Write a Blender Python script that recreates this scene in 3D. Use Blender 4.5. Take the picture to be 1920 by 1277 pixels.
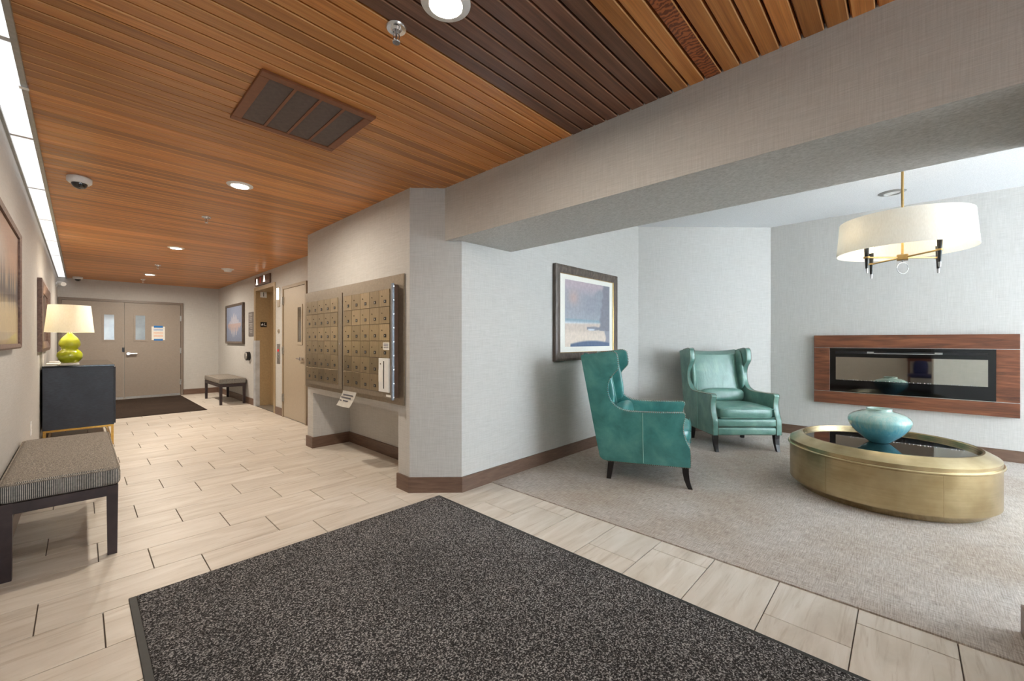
import bpy, bmesh, math, random
from mathutils import Vector, Matrix
random.seed(7)
PI = math.pi
for o in list(bpy.data.objects):
    bpy.data.objects.remove(o)
sc = bpy.context.scene
C = sc.collection

# ------------------------------------------------------------------ camera, world, lights, exposure
H = 1.22
cam_d = bpy.data.cameras.new('camera')
cam = bpy.data.objects.new('camera', cam_d)
C.objects.link(cam)
cam.location = (0, 0, H)
cam.rotation_euler = (PI / 2, 0, math.radians(-46.391))
cam_d.sensor_width = 36
cam_d.lens = 771.6 / 1920 * 36
cam_d.shift_y = 0.0003
cam_d.clip_start = 0.02
sc.camera = cam

w = bpy.data.worlds.new('sky')
sc.world = w
w.use_nodes = True
bg = w.node_tree.nodes['Background']
bg.inputs[0].default_value = (0.72, 0.84, 1.0, 1)
bg.inputs[1].default_value = 1.6


def area(name, loc, rot, sx, sy, power, col, shape='RECTANGLE', spread=PI):
    d = bpy.data.lights.new(name, 'AREA')
    d.shape = shape
    d.size = sx
    d.size_y = sy
    d.energy = power
    d.color = col
    d.spread = spread
    o = bpy.data.objects.new(name, d)
    C.objects.link(o)
    o.location = loc
    o.rotation_euler = rot
    return o


# daylight entering at the two glazed openings of the front wall (just inside the panes)
area('daylight_lounge_window', (4.72, -3.53, 1.42), (PI / 2, 0, PI), 2.9, 2.1, 1400, (0.83, 0.915, 1.0))
area('daylight_entrance', (0.88, -3.53, 1.2), (PI / 2, 0, PI), 1.7, 2.1, 275, (0.90, 0.95, 1.0))

vs = sc.view_settings
vs.view_transform = 'Standard'
vs.look = 'None'
vs.gamma = 1
vs.use_curve_mapping = False
vs.exposure = 0.66
try:
    sc.cycles.diffuse_bounces = 6
    sc.cycles.max_bounces = 12
except Exception:
    pass


# ------------------------------------------------------------------ material helpers
def lin(c):
    return tuple(((v / 255) / 12.92 if v / 255 <= 0.04045 else (((v / 255) + 0.055) / 1.055) ** 2.4) for v in c) + (1,)


class NT:
    def __init__(s, name):
        s.m = bpy.data.materials.new(name)
        s.m.use_nodes = True
        s.t = s.m.node_tree
        s.b = s.t.nodes['Principled BSDF']

    def n(s, kind, **kw):
        nd = s.t.nodes.new('ShaderNode' + kind)
        for k, v in kw.items():
            setattr(nd, k, v)
        return nd

    def l(s, a, b):
        s.t.links.new(a, b)

    def set(s, **kw):
        for k, v in kw.items():
            s.b.inputs[k.replace('_', ' ')].default_value = v

    def coords(s, kind='Object', scale=(1, 1, 1), rand=False):
        if kind == 'Position':
            src = s.n('NewGeometry').outputs['Position']
        else:
            src = s.n('TexCoord').outputs[kind]
        if rand:
            oi = s.n('ObjectInfo')
            mul = s.n('VectorMath', operation='SCALE')
            cmb = s.n('CombineXYZ')
            s.l(oi.outputs['Random'], cmb.inputs[0])
            s.l(oi.outputs['Random'], cmb.inputs[1])
            s.l(oi.outputs['Random'], cmb.inputs[2])
            s.l(cmb.outputs[0], mul.inputs[0])
            mul.inputs['Scale'].default_value = 37.0
            add = s.n('VectorMath', operation='ADD')
            s.l(src, add.inputs[0])
            s.l(mul.outputs[0], add.inputs[1])
            src = add.outputs[0]
        mp = s.n('Mapping')
        mp.inputs['Scale'].default_value = scale
        s.l(src, mp.inputs[0])
        return mp.outputs[0]

    def noise(s, vec, scale=1.0, detail=4, rough=0.55, dist=0.0):
        nd = s.n('TexNoise')
        nd.inputs['Scale'].default_value = scale
        nd.inputs['Detail'].default_value = detail
        nd.inputs['Roughness'].default_value = rough
        nd.inputs['Distortion'].default_value = dist
        s.l(vec, nd.inputs['Vector'])
        return nd.outputs['Fac']

    def ramp(s, fac, stops):
        r = s.n('ValToRGB')
        el = r.color_ramp.elements
        while len(el) < len(stops):
            el.new(0.5)
        for e, (p, c) in zip(el, stops):
            e.position = p
            e.color = lin(c)
        s.l(fac, r.inputs[0])
        return r.outputs[0]

    def mix(s, a, b, fac=0.5, mode='MIX'):
        m = s.n('MixRGB', blend_type=mode)
        if isinstance(fac, float):
            m.inputs[0].default_value = fac
        else:
            s.l(fac, m.inputs[0])
        for i, v in ((1, a), (2, b)):
            if isinstance(v, tuple):
                m.inputs[i].default_value = v
            else:
                s.l(v, m.inputs[i])
        return m.outputs[0]

    def vary(s, col, amt, hue=0.0):
        oi = s.n('ObjectInfo')
        mr = s.n('MapRange')
        mr.inputs[3].default_value = 1 - amt
        mr.inputs[4].default_value = 1 + amt
        s.l(oi.outputs['Random'], mr.inputs[0])
        hs = s.n('HueSaturation')
        s.l(mr.outputs[0], hs.inputs['Value'])
        s.l(col, hs.inputs['Color'])
        return hs.outputs[0]

    def bump(s, fac, strength=0.3, dist=0.002):
        b = s.n('Bump')
        b.inputs['Strength'].default_value = strength
        b.inputs['Distance'].default_value = dist
        s.l(fac, b.inputs['Height'])
        s.l(b.outputs[0], s.b.inputs['Normal'])

    def base(s, c):
        s.l(c, s.b.inputs['Base Color'])


M = {}


def plain(name, c, rough=0.5, metal=0.0, emit=0.0, var=0.05, scale=40.0, spec=0.5, coat=0.0, ecol=None):
    t = NT(name)
    f = t.noise(t.coords('Object'), scale, 3)
    a = tuple(min(255, v * (1 + var)) for v in c)
    b = tuple(v * (1 - var) for v in c)
    col = t.ramp(f, [(0.3, b), (0.7, a)])
    t.base(col)
    t.set(Roughness=rough, Metallic=metal)
    t.b.inputs['Specular IOR Level'].default_value = spec
    t.b.inputs['Coat Weight'].default_value = coat
    if emit:
        t.b.inputs['Emission Color'].default_value = lin(ecol or c)
        t.b.inputs['Emission Strength'].default_value = emit
    M[name] = t.m
    return t.m


def wallpaper(name, c1, c2, c3):
    t = NT(name)
    f1 = t.noise(t.coords('Position', (9, 9, 420)), 1.0, 5, 0.65)
    f2 = t.noise(t.coords('Position', (260, 260, 8)), 1.0, 4, 0.6)
    mx = t.n('Math', operation='MULTIPLY_ADD')
    t.l(f1, mx.inputs[0])
    mx.inputs[1].default_value = 0.62
    m2 = t.n('Math', operation='MULTIPLY')
    t.l(f2, m2.inputs[0])
    m2.inputs[1].default_value = 0.38
    t.l(m2.outputs[0], mx.inputs[2])
    t.base(t.ramp(mx.outputs[0], [(0.34, c1), (0.5, c2), (0.66, c3)]))
    t.set(Roughness=0.62)
    t.b.inputs['Specular IOR Level'].default_value = 0.35
    t.bump(mx.outputs[0], 0.35, 0.002)
    M[name] = t.m


wallpaper('wallpaper', (180, 178, 174), (195, 193, 189), (208, 206, 203))


def cedar(name, c1, c2, c3, var=0.22, rough=0.33):
    t = NT(name)
    v = t.coords('Object', (1.2, 34, 34), rand=True)
    f = t.noise(v, 1.0, 6, 0.6, 0.9)
    g = t.noise(t.coords('Object', (4, 320, 320), rand=True), 1.0, 3)
    col = t.ramp(f, [(0.28, c1), (0.5, c2), (0.72, c3)])
    fine = t.ramp(g, [(0.35, (222, 222, 222)), (0.6, (255, 255, 255))])
    col = t.mix(col, fine, 0.7, 'MULTIPLY')
    t.base(t.vary(col, var))
    t.set(Roughness=rough)
    t.bump(f, 0.08, 0.002)
    M[name] = t.m


cedar('cedar', (180, 112, 53), (202, 132, 68), (217, 152, 86), 0.3)
cedar('cedar_edge_lit', (214, 150, 92), (230, 172, 114), (240, 190, 136), 0.1)  # paler tone paints the light caught along one plank edge
cedar('cedar_dark_edge_lit', (140, 100, 78), (160, 118, 94), (176, 136, 112), 0.1)  # same painted edge highlight for the dark planks
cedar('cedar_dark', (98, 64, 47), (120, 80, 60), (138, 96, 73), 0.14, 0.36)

# knotty board with a zigzag figure
t = NT('cedar_figured')
v = t.coords('Object', (1, 1, 1), rand=True)
wv = t.n('TexWave', wave_type='BANDS', bands_direction='X')
wv.inputs['Scale'].default_value = 14
wv.inputs['Distortion'].default_value = 9
wv.inputs['Detail'].default_value = 3
wv.inputs['Detail Scale'].default_value = 2.2
t.l(v, wv.inputs['Vector'])
t.base(t.ramp(wv.outputs['Fac'], [(0.2, (112, 54, 26)), (0.7, (178, 100, 52))]))
t.set(Roughness=0.35)
M['cedar_figured'] = t.m

t = NT('tile')
f = t.noise(t.coords('Object', (1.6, 9, 1), rand=True), 1.0, 6, 0.6, 1.2)
g = t.noise(t.coords('Object', (3, 45, 1), rand=True), 1.0, 5, 0.6, 0.6)
col = t.ramp(f, [(0.25, (194, 183, 170)), (0.45, (210, 201, 189)), (0.7, (225, 218, 209))])
streak = t.ramp(g, [(0.3, (224, 217, 210)), (0.46, (255, 255, 255))])
t.base(t.vary(t.mix(col, streak, 0.7, 'MULTIPLY'), 0.035))
t.set(Roughness=0.42)
t.b.inputs['Specular IOR Level'].default_value = 0.4
M['tile'] = t.m
plain('grout', (92, 82, 74), 0.9)

t = NT('carpet')
a = t.noise(t.coords('Position', (13, 210, 1)), 1.0, 4, 0.7)
b = t.noise(t.coords('Position', (210, 13, 1)), 1.0, 4, 0.7)
big = t.noise(t.coords('Position', (1.4, 1.4, 1)), 1.0, 3)
ad = t.n('Math', operation='ADD')
t.l(a, ad.inputs[0])
t.l(b, ad.inputs[1])
hf = t.n('Math', operation='MULTIPLY')
t.l(ad.outputs[0], hf.inputs[0])
hf.inputs[1].default_value = 0.5
col = t.ramp(hf.outputs[0], [(0.36, (140, 130, 122)), (0.5, (184, 176, 169)), (0.64, (218, 213, 207))])
patch = t.ramp(big, [(0.35, (236, 228, 220)), (0.65, (255, 255, 255))])
t.base(t.mix(col, patch, 1.0, 'MULTIPLY'))
t.set(Roughness=0.95)
t.b.inputs['Specular IOR Level'].default_value = 0.1
t.bump(hf.outputs[0], 0.5, 0.004)
M['carpet'] = t.m


def speckle(name, stops, scale):
    t = NT(name)
    vo = t.noise(t.coords('Position'), scale, 2, 0.7)
    bigm = t.noise(t.coords('Position'), 2.0, 2)
    col = t.ramp(vo, stops)
    t.base(t.mix(col, t.ramp(bigm, [(0.3, (225, 225, 225)), (0.7, (255, 255, 255))]), 1.0, 'MULTIPLY'))
    t.set(Roughness=0.95)
    t.b.inputs['Specular IOR Level'].default_value = 0.15
    t.bump(vo, 0.9, 0.006)
    M[name] = t.m


speckle('mat_charcoal', [(0.42, (42, 41, 42)), (0.53, (92, 91, 92)), (0.65, (190, 188, 188))], 150)
speckle('mat_brown', [(0.4, (40, 31, 26)), (0.55, (66, 54, 46)), (0.7, (100, 84, 72))], 130)
plain('rubber', (52, 54, 54), 0.6)


def leather(name, c1, c2, c3):
    t = NT(name)
    f = t.noise(t.coords('Object'), 5.0, 6, 0.6, 0.4)
    g = t.noise(t.coords('Object'), 160.0, 3)
    t.base(t.ramp(f, [(0.3, c1), (0.5, c2), (0.75, c3)]))
    t.set(Roughness=0.32)
    t.b.inputs['Coat Weight'].default_value = 0.4
    t.b.inputs['Coat Roughness'].default_value = 0.25
    w_ = t.noise(t.coords('Object', (6, 2, 2)), 2.2, 4, 0.6, 1.0)
    mx = t.n('Math', operation='MULTIPLY_ADD')
    t.l(w_, mx.inputs[0])
    mx.inputs[1].default_value = 6.0
    t.l(g, mx.inputs[2])
    t.bump(mx.outputs[0], 0.22, 0.003)
    M[name] = t.m


leather('leather_teal', (46, 110, 110), (64, 135, 132), (92, 160, 154))
leather('leather_teal_lit', (82, 124, 115), (102, 144, 133), (128, 166, 152))  # same teal leather, with the light on the corner chair put into its colour

t = NT('brass_brushed')
f = t.noise(t.coords('Object', (3, 3, 90)), 1.0, 5, 0.6)
g = t.noise(t.coords('Object'), 5.0, 4)
col = t.mix(t.ramp(f, [(0.3, (196, 178, 140)), (0.7, (208, 190, 152))]), t.ramp(g, [(0.3, (214, 208, 196)), (0.7, (255, 255, 255))]), 1.0, 'MULTIPLY')
t.base(col)
t.set(Metallic=1.0, Roughness=0.27)
t.bump(f, 0.02, 0.001)
M['brass_brushed'] = t.m


def wood(name, c1, c2, c3, scale=(2, 24, 24), rough=0.4, coat=0.0):
    t = NT(name)
    f = t.noise(t.coords('Object', scale, rand=True), 1.0, 6, 0.6, 0.8)
    t.base(t.ramp(f, [(0.28, c1), (0.5, c2), (0.74, c3)]))
    t.set(Roughness=rough)
    t.b.inputs['Coat Weight'].default_value = coat
    M[name] = t.m


wood('walnut_surround', (74, 42, 29), (112, 66, 44), (146, 93, 63), (26, 2.2, 26), 0.4)
wood('walnut_surround_vertical', (74, 42, 29), (112, 66, 44), (146, 93, 63), (26, 3.5, 30), 0.4)
wood('baseboard_brown', (92, 70, 58), (108, 84, 70), (122, 97, 82), (6, 6, 60), 0.45)
wood('dark_wood', (38, 28, 30), (52, 40, 42), (66, 52, 52), (8, 8, 8), 0.4)
wood('black_wood', (18, 15, 15), (28, 24, 24), (38, 32, 30), (8, 8, 8), 0.35)
wood('picture_frame_wood', (62, 52, 46), (92, 80, 72), (122, 110, 100), (60, 60, 8), 0.4)
wood('mirror_frame_wood', (88, 66, 58), (112, 88, 78), (136, 112, 100), (40, 40, 40), 0.5)

t = NT('bench_fabric')
a = t.noise(t.coords('Object', (220, 120, 120)), 1.0, 3, 0.6)
b = t.noise(t.coords('Object', (120, 220, 220)), 1.0, 3, 0.6)
ad = t.n('Math', operation='MULTIPLY_ADD')
t.l(a, ad.inputs[0])
ad.inputs[1].default_value = 0.7
mm = t.n('Math', operation='MULTIPLY')
t.l(b, mm.inputs[0])
mm.inputs[1].default_value = 0.3
t.l(mm.outputs[0], ad.inputs[2])
t.base(t.ramp(ad.outputs[0], [(0.34, (88, 83, 78)), (0.5, (134, 127, 119)), (0.66, (180, 172, 160))]))
t.set(Roughness=0.9)
t.b.inputs['Specular IOR Level'].default_value = 0.15
t.bump(ad.outputs[0], 0.6, 0.003)
M['bench_fabric'] = t.m

t = NT('bench_fabric_ribbed')
wv = t.n('TexWave', wave_type='BANDS', bands_direction='X')
wv.inputs['Scale'].default_value = 46
wv.inputs['Distortion'].default_value = 0.8
wv.inputs['Detail'].default_value = 1
t.l(t.coords('Object', (1, 1, 0.02)), wv.inputs['Vector'])
gg = t.noise(t.coords('Object', (80, 80, 80)), 1.0, 2)
col = t.mix(t.ramp(wv.outputs['Fac'], [(0.25, (66, 68, 72)), (0.75, (186, 182, 174))]), t.ramp(gg, [(0.3, (200, 200, 200)), (0.7, (255, 255, 255))]), 0.8, 'MULTIPLY')
t.base(col)
t.set(Roughness=0.9)
t.b.inputs['Specular IOR Level'].default_value = 0.15
M['bench_fabric_ribbed'] = t.m

t = NT('chest_navy')
f = t.noise(t.coords('Object', (30, 30, 160)), 1.0, 4)
g = t.noise(t.coords('Object'), 6.0, 4)
t.base(t.mix(t.ramp(f, [(0.3, (34, 38, 48)), (0.7, (52, 58, 70))]), t.ramp(g, [(0.3, (190, 190, 200)), (0.7, (255, 255, 255))]), 1.0, 'MULTIPLY'))
t.set(Roughness=0.38)
t.bump(f, 0.25, 0.002)
M['chest_navy'] = t.m

t = NT('vase_glaze')
sep = t.n('SeparateXYZ')
t.l(t.n('TexCoord').outputs['Object'], sep.inputs[0])
nz = t.noise(t.coords('Object', (45, 45, 5)), 1.0, 4, 0.6)
mad = t.n('Math', operation='MULTIPLY_ADD')
t.l(nz, mad.inputs[0])
mad.inputs[1].default_value = 0.2
t.l(sep.outputs[2], mad.inputs[2])
t.base(t.ramp(mad.outputs[0], [(0.08, (84, 146, 160)), (0.2, (92, 166, 180)), (0.27, (134, 182, 178)), (0.34, (170, 194, 184))]))
t.set(Roughness=0.12)
t.b.inputs['Coat Weight'].default_value = 0.6
t.bump(nz, 0.5, 0.006)
M['vase_glaze'] = t.m

t = NT('linen_shade')
f = t.noise(t.coords('Object', (160, 160, 40)), 1.0, 4)
t.base(t.ramp(f, [(0.3, (230, 228, 225)), (0.7, (244, 243, 241))]))
t.set(Roughness=0.85)
t.b.inputs['Transmission Weight'].default_value = 0.0
tr = t.n('BsdfTranslucent')
tr.inputs[0].default_value = lin((255, 250, 236))
mxs = t.n('MixShader')
mxs.inputs[0].default_value = 0.35
out = t.t.nodes['Material Output']
t.l(t.b.outputs[0], mxs.inputs[1])
t.l(tr.outputs[0], mxs.inputs[2])
t.l(mxs.outputs[0], out.inputs[0])
M['linen_shade'] = t.m

t = NT('lamp_glaze')
f = t.noise(t.coords('Object'), 9.0, 3)
t.base(t.ramp(f, [(0.3, (168, 178, 30)), (0.7, (198, 204, 56))]))
t.set(Roughness=0.1)
t.b.inputs['Coat Weight'].default_value = 0.8
M['lamp_glaze'] = t.m


def glass(name, tint=(230, 238, 240), fac=0.82, rough=0.02):
    t = NT(name)
    tp = t.n('BsdfTransparent')
    tp.inputs[0].default_value = lin(tint)
    gl = t.n('BsdfGlossy')
    f = t.noise(t.coords('Object'), 3.0, 2)
    t.l(t.ramp(f, [(0.0, (250, 252, 252)), (1.0, (255, 255, 255))]), gl.inputs[0])
    gl.inputs['Roughness'].default_value = rough
    mx = t.n('MixShader')
    mx.inputs[0].default_value = 1 - fac
    t.l(tp.outputs[0], mx.inputs[1])
    t.l(gl.outputs[0], mx.inputs[2])
    t.l(mx.outputs[0], t.t.nodes['Material Output'].inputs[0])
    M[name] = t.m


glass('window_glass', fac=0.92)
glass('picture_glass', (252, 252, 252), 0.93, 0.03)

t = NT('print_colors')
at = t.n('VertexColor')
at.layer_name = 'Col'
f = t.noise(t.coords('Object'), 26.0, 5)
t.base(t.mix(at.outputs[0], t.ramp(f, [(0.3, (215, 215, 215)), (0.7, (255, 255, 255))]), 0.6, 'MULTIPLY'))
t.set(Roughness=0.5)
M['print_colors'] = t.m

plain('paint_white', (226, 227, 228), 0.7, var=0.02)
t = NT('popcorn_white')
f = t.noise(t.coords('Position'), 120.0, 3)
t.base(t.ramp(f, [(0.3, (212, 214, 217)), (0.7, (234, 235, 237))]))
t.set(Roughness=0.95)
t.bump(f, 0.5, 0.006)
M['popcorn_white'] = t.m
plain('plastic_white', (232, 232, 230), 0.35, var=0.02)
plain('door_taupe', (150, 139, 128), 0.42, var=0.02)
plain('door_tan', (172, 158, 138), 0.4, var=0.02)
plain('frame_taupe', (126, 114, 104), 0.4, var=0.03)
plain('frame_tan', (150, 134, 112), 0.4, var=0.03)
plain('elevator_bronze', (172, 150, 116), 0.36, 0.2, var=0.04)
plain('steel', (190, 192, 194), 0.28, 1.0, var=0.04)
plain('chrome', (225, 226, 228), 0.12, 1.0, var=0.02)
plain('aluminium', (176, 176, 174), 0.4, 0.9, var=0.05)
plain('guard_steel', (196, 200, 206), 0.42, 0.35, var=0.06, scale=8)
plain('hinge_grey', (132, 138, 146), 0.5, 0.6, var=0.05)
plain('trim_metal_taupe', (148, 136, 120), 0.4, 0.55, var=0.05)
plain('brown_panel', (104, 82, 70), 0.45, var=0.06)
plain('black_plastic', (22, 22, 24), 0.3)
plain('black_gloss', (7, 8, 10), 0.05, var=0.0)
plain('smoked_glass', (10, 11, 14), 0.03, coat=1.0, spec=0.8, var=0.0)
plain('polished_brass', (196, 156, 84), 0.2, 1.0)
plain('soft_gold', (190, 158, 104), 0.28, 1.0)
plain('paper', (236, 234, 228), 0.8, var=0.02)
plain('paper_ink', (96, 96, 104), 0.8)
plain('ink_blue', (140, 168, 214), 0.8)
plain('ink_orange', (232, 172, 138), 0.8)
plain('tape_blue', (40, 118, 190), 0.6)
plain('sign_grey', (112, 106, 104), 0.45)
plain('sign_text', (170, 166, 162), 0.5)
plain('white_sign', (228, 232, 236), 0.4)
plain('lit_white', (255, 250, 240), 0.5, emit=1.6)
plain('lit_red', (210, 24, 34), 0.4, emit=0.4)
plain('downlight_glow', (255, 244, 226), 0.5, emit=14.0)
plain('diffuser_glow', (250, 252, 255), 0.5, emit=0.62, var=0.01)
plain('bulb_glow', (255, 226, 176), 0.5, emit=9.0)
plain('vent_brown', (128, 76, 46), 0.45)
plain('vent_dark', (116, 99, 89), 0.5)
plain('seam_pale', (150, 196, 184), 0.5)
plain('nail_brass', (112, 102, 86), 0.35, 0.8)
plain('piping_dark', (40, 62, 66), 0.5)
plain('picture_mat', (240, 238, 230), 0.8, var=0.01)
plain('lens_black', (14, 15, 18), 0.05, coat=1.0)
plain('acrylic', (236, 228, 206), 0.08, var=0.02, coat=0.8)
plain('door_pane', (150, 164, 176), 0.08, coat=1.0, var=0.08, scale=4)  # grey-blue base stands in for reflections and the lit room behind the glass
plain('door_pane_dark', (94, 84, 70), 0.12, coat=0.6, var=0.1, scale=6)
plain('chair_blue', (22, 34, 86), 0.45)
plain('chair_redwood', (92, 52, 42), 0.4)
t = NT('mirror_silver')
f = t.noise(t.coords('Object'), 2.0, 2)
t.base(t.ramp(f, [(0.0, (236, 238, 238)), (1.0, (242, 244, 244))]))
t.set(Metallic=1.0, Roughness=0.02)
M['mirror_silver'] = t.m
t = NT('fire_mirror')
f = t.noise(t.coords('Object'), 2.0, 2)
t.base(t.ramp(f, [(0.0, (176, 172, 162)), (1.0, (188, 184, 174))]))
t.set(Metallic=1.0, Roughness=0.03)
M['fire_mirror'] = t.m


def mailbox_mat(name, c):
    t = NT(name)
    f = t.noise(t.coords('Object', (1, 120, 6)), 1.0, 4)
    t.base(t.vary(t.ramp(f, [(0.3, tuple(v * 0.86 for v in c)), (0.7, c)]), 0.17))
    t.set(Metallic=0.85, Roughness=0.3)
    M[name] = t.m


mailbox_mat('mailbox_metal', (186, 168, 138))


# ------------------------------------------------------------------ geometry helpers (all coordinates are world metres)
def bm_new():
    return bmesh.new()


def box(bm, x0, x1, y0, y1, z0, z1, bev=0.0, seg=2):
    r = bmesh.ops.create_cube(bm, size=1.0)
    vs_ = r['verts']
    bmesh.ops.scale(bm, vec=(x1 - x0, y1 - y0, z1 - z0), verts=vs_)
    bmesh.ops.translate(bm, vec=((x0 + x1) / 2, (y0 + y1) / 2, (z0 + z1) / 2), verts=vs_)
    if bev:
        es = list({e for v in vs_ for e in v.link_edges})
        r2 = bmesh.ops.bevel(bm, geom=es, offset=bev, segments=seg, profile=0.5, affect='EDGES')
    return bm


def prism(bm, pts, z0, z1):
    """footprint polygon (x,y) extruded in z"""
    lo = [bm.verts.new((x, y, z0)) for x, y in pts]
    hi = [bm.verts.new((x, y, z1)) for x, y in pts]
    n = len(pts)
    bm.faces.new(lo[::-1])
    bm.faces.new(hi)
    for i in range(n):
        bm.faces.new((lo[i], lo[(i + 1) % n], hi[(i + 1) % n], hi[i]))
    return bm


def extrude_x(bm, pts, x0, x1):
    """polygon (y,z) extruded in x"""
    lo = [bm.verts.new((x0, y, z)) for y, z in pts]
    hi = [bm.verts.new((x1, y, z)) for y, z in pts]
    n = len(pts)
    f1 = bm.faces.new(lo)
    f2 = bm.faces.new(hi[::-1])
    for i in range(n):
        bm.faces.new((lo[(i + 1) % n], lo[i], hi[i], hi[(i + 1) % n]))
    bmesh.ops.recalc_face_normals(bm, faces=bm.faces)
    return f1, f2


def lathe(bm, prof, c=(0, 0, 0), seg=48, close=False):
    rings = []
    for r, z in prof:
        if r < 1e-6:
            rings.append([bm.verts.new((c[0], c[1], c[2] + z))])
        else:
            rings.append([bm.verts.new((c[0] + r * math.cos(2 * PI * k / seg), c[1] + r * math.sin(2 * PI * k / seg), c[2] + z)) for k in range(seg)])
    prs = list(zip(rings[:-1], rings[1:]))
    if close:
        prs.append((rings[-1], rings[0]))
    for a, b in prs:
        for k in range(seg):
            k2 = (k + 1) % seg
            if len(a) == 1 and len(b) == 1:
                continue
            if len(a) == 1:
                bm.faces.new((a[0], b[k2], b[k]))
            elif len(b) == 1:
                bm.faces.new((a[k], a[k2], b[0]))
            else:
                bm.faces.new((a[k], a[k2], b[k2], b[k]))
    return bm


def tube(bm, pts, r, seg=10, closed=False, cap=True):
    pts = [Vector(p) for p in pts]
    n = len(pts)
    rings = []
    up = Vector((0, 0, 1))
    for i, p in enumerate(pts):
        if closed:
            tg = (pts[(i + 1) % n] - pts[i - 1]).normalized()
        else:
            tg = (pts[min(i + 1, n - 1)] - pts[max(i - 1, 0)]).normalized()
        a = tg.cross(up)
        if a.length < 1e-3:
            a = tg.cross(Vector((0, 1, 0)))
        a.normalize()
        b = tg.cross(a).normalized()
        rr = r[i] if isinstance(r, (list, tuple)) else r
        rings.append([bm.verts.new(p + rr * (math.cos(2 * PI * k / seg) * a + math.sin(2 * PI * k / seg) * b)) for k in range(seg)])
    m = n if closed else n - 1
    for i in range(m):
        A, B = rings[i], rings[(i + 1) % n]
        for k in range(seg):
            bm.faces.new((A[k], A[(k + 1) % seg], B[(k + 1) % seg], B[k]))
    if cap and not closed:
        bm.faces.new(rings[0][::-1])
        bm.faces.new(rings[-1])
    return bm


def loft(bm, secs):
    """list of rings of equal vertex count -> closed solid"""
    R = [[bm.verts.new(p) for p in s] for s in secs]
    n = len(R[0])
    for a, b in zip(R[:-1], R[1:]):
        for k in range(n):
            bm.faces.new((a[k], a[(k + 1) % n], b[(k + 1) % n], b[k]))
    bm.faces.new(R[0][::-1])
    bm.faces.new(R[-1])
    return bm


def puff(bm, c, s, p=3.2, nu=28, nv=16, rot=None):
    """rounded cushion: superellipsoid with half sizes s"""
    def sg(v, e):
        return math.copysign(abs(v) ** e, v)
    e1 = 2 / p
    grid = []
    for j in range(nv + 1):
        ph = -PI / 2 + PI * j / nv
        row = []
        for i in range(nu):
            th = 2 * PI * i / nu
            v = Vector((s[0] * sg(math.cos(ph), e1) * sg(math.cos(th), e1), s[1] * sg(math.cos(ph), e1) * sg(math.sin(th), e1), s[2] * sg(math.sin(ph), e1)))
            if rot:
                v = rot @ v
            row.append(v + Vector(c))
        grid.append(row)
    V = [[bm.verts.new(v) for v in row] for row in grid[1:-1]]
    lo = bm.verts.new(grid[0][0])
    hi = bm.verts.new(grid[-1][0])
    for a, b in zip(V[:-1], V[1:]):
        for k in range(nu):
            bm.faces.new((a[k], a[(k + 1) % nu], b[(k + 1) % nu], b[k]))
    for k in range(nu):
        bm.faces.new((lo, V[0][(k + 1) % nu], V[0][k]))
        bm.faces.new((hi, V[-1][k], V[-1][(k + 1) % nu]))
    return bm


def wmat(o):
    m = Matrix.LocRotScale(o.location, o.rotation_euler, o.scale)
    return wmat(o.parent) @ m if o.parent else m


def obj(name, bm, mat, parent=None, smooth=False, org=None, local=False, ang=42):
    """link one mesh object; bm is in world coordinates unless local"""
    me = bpy.data.meshes.new(name)
    if not local:
        if parent:
            bm.transform(wmat(parent).inverted())
            if org is None:
                vs_ = [v.co for v in bm.verts]
                org = Vector([(min(v[i] for v in vs_) + max(v[i] for v in vs_)) / 2 for i in range(3)])
            else:
                org = wmat(parent).inverted() @ Vector(org)
        elif org is None:
            vs_ = [v.co for v in bm.verts]
            lo = [min(v[i] for v in vs_) for i in range(3)]
            hi = [max(v[i] for v in vs_) for i in range(3)]
            org = Vector(((lo[0] + hi[0]) / 2, (lo[1] + hi[1]) / 2, lo[2]))
        org = Vector(org)
        bm.transform(Matrix.Translation(-org))
    else:
        org = Vector((0, 0, 0)) if org is None else Vector(org)
    bmesh.ops.recalc_face_normals(bm, faces=bm.faces)
    bm.to_mesh(me)
    bm.free()
    for mm_ in (mat if isinstance(mat, (list, tuple)) else [mat]):
        me.materials.append(M[mm_])
    if smooth:
        for p in me.polygons:
            p.use_smooth = True
        try:
            me.set_sharp_from_angle(angle=math.radians(ang))
        except Exception:
            pass
    o = bpy.data.objects.new(name, me)
    C.objects.link(o)
    o.location = org
    if parent:
        o.parent = parent
    return o


def tag(o, label, cat, group=None, kind=None):
    o['label'] = label
    o['category'] = cat
    if group:
        o['group'] = group
    if kind:
        o['kind'] = kind
    return o


def thing(name, loc, label, cat, group=None, rz=0.0, kind=None):
    o = bpy.data.objects.new(name, None)
    C.objects.link(o)
    o.empty_display_size = 0.05
    o.location = loc
    o.rotation_euler = (0, 0, rz)
    return tag(o, label, cat, group, kind)


def struct(name, bm, mat, label, cat, org=(0, 0, 0)):
    return tag(obj(name, bm, mat, org=org), label, cat, kind='structure')


def copy_tree(o, parent=None):
    c = o.copy()
    C.objects.link(c)
    c.parent = parent
    for ch in o.children:
        copy_tree(ch, c)
    return c


def B(x0, x1, y0, y1, z0, z1, bev=0.0, seg=2):
    return box(bm_new(), x0, x1, y0, y1, z0, z1, bev, seg)


# ------------------------------------------------------------------ the setting
XL, XK, XR, XF = -0.30, 1.83, 2.27, 6.44          # left wall, mailbox wall, corridor right wall, fireplace wall
YB, YP, Y0 = 11.80, 2.585, -3.60                  # corridor end, painting wall, front (window) wall
ZC, ZL, ZS = 2.45, 2.752, 2.026                   # cedar ceiling, lounge ceiling, beam soffit
XB0, XB1 = 2.03, 2.70                             # beam faces
WALL = 'wallpaper'

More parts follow.
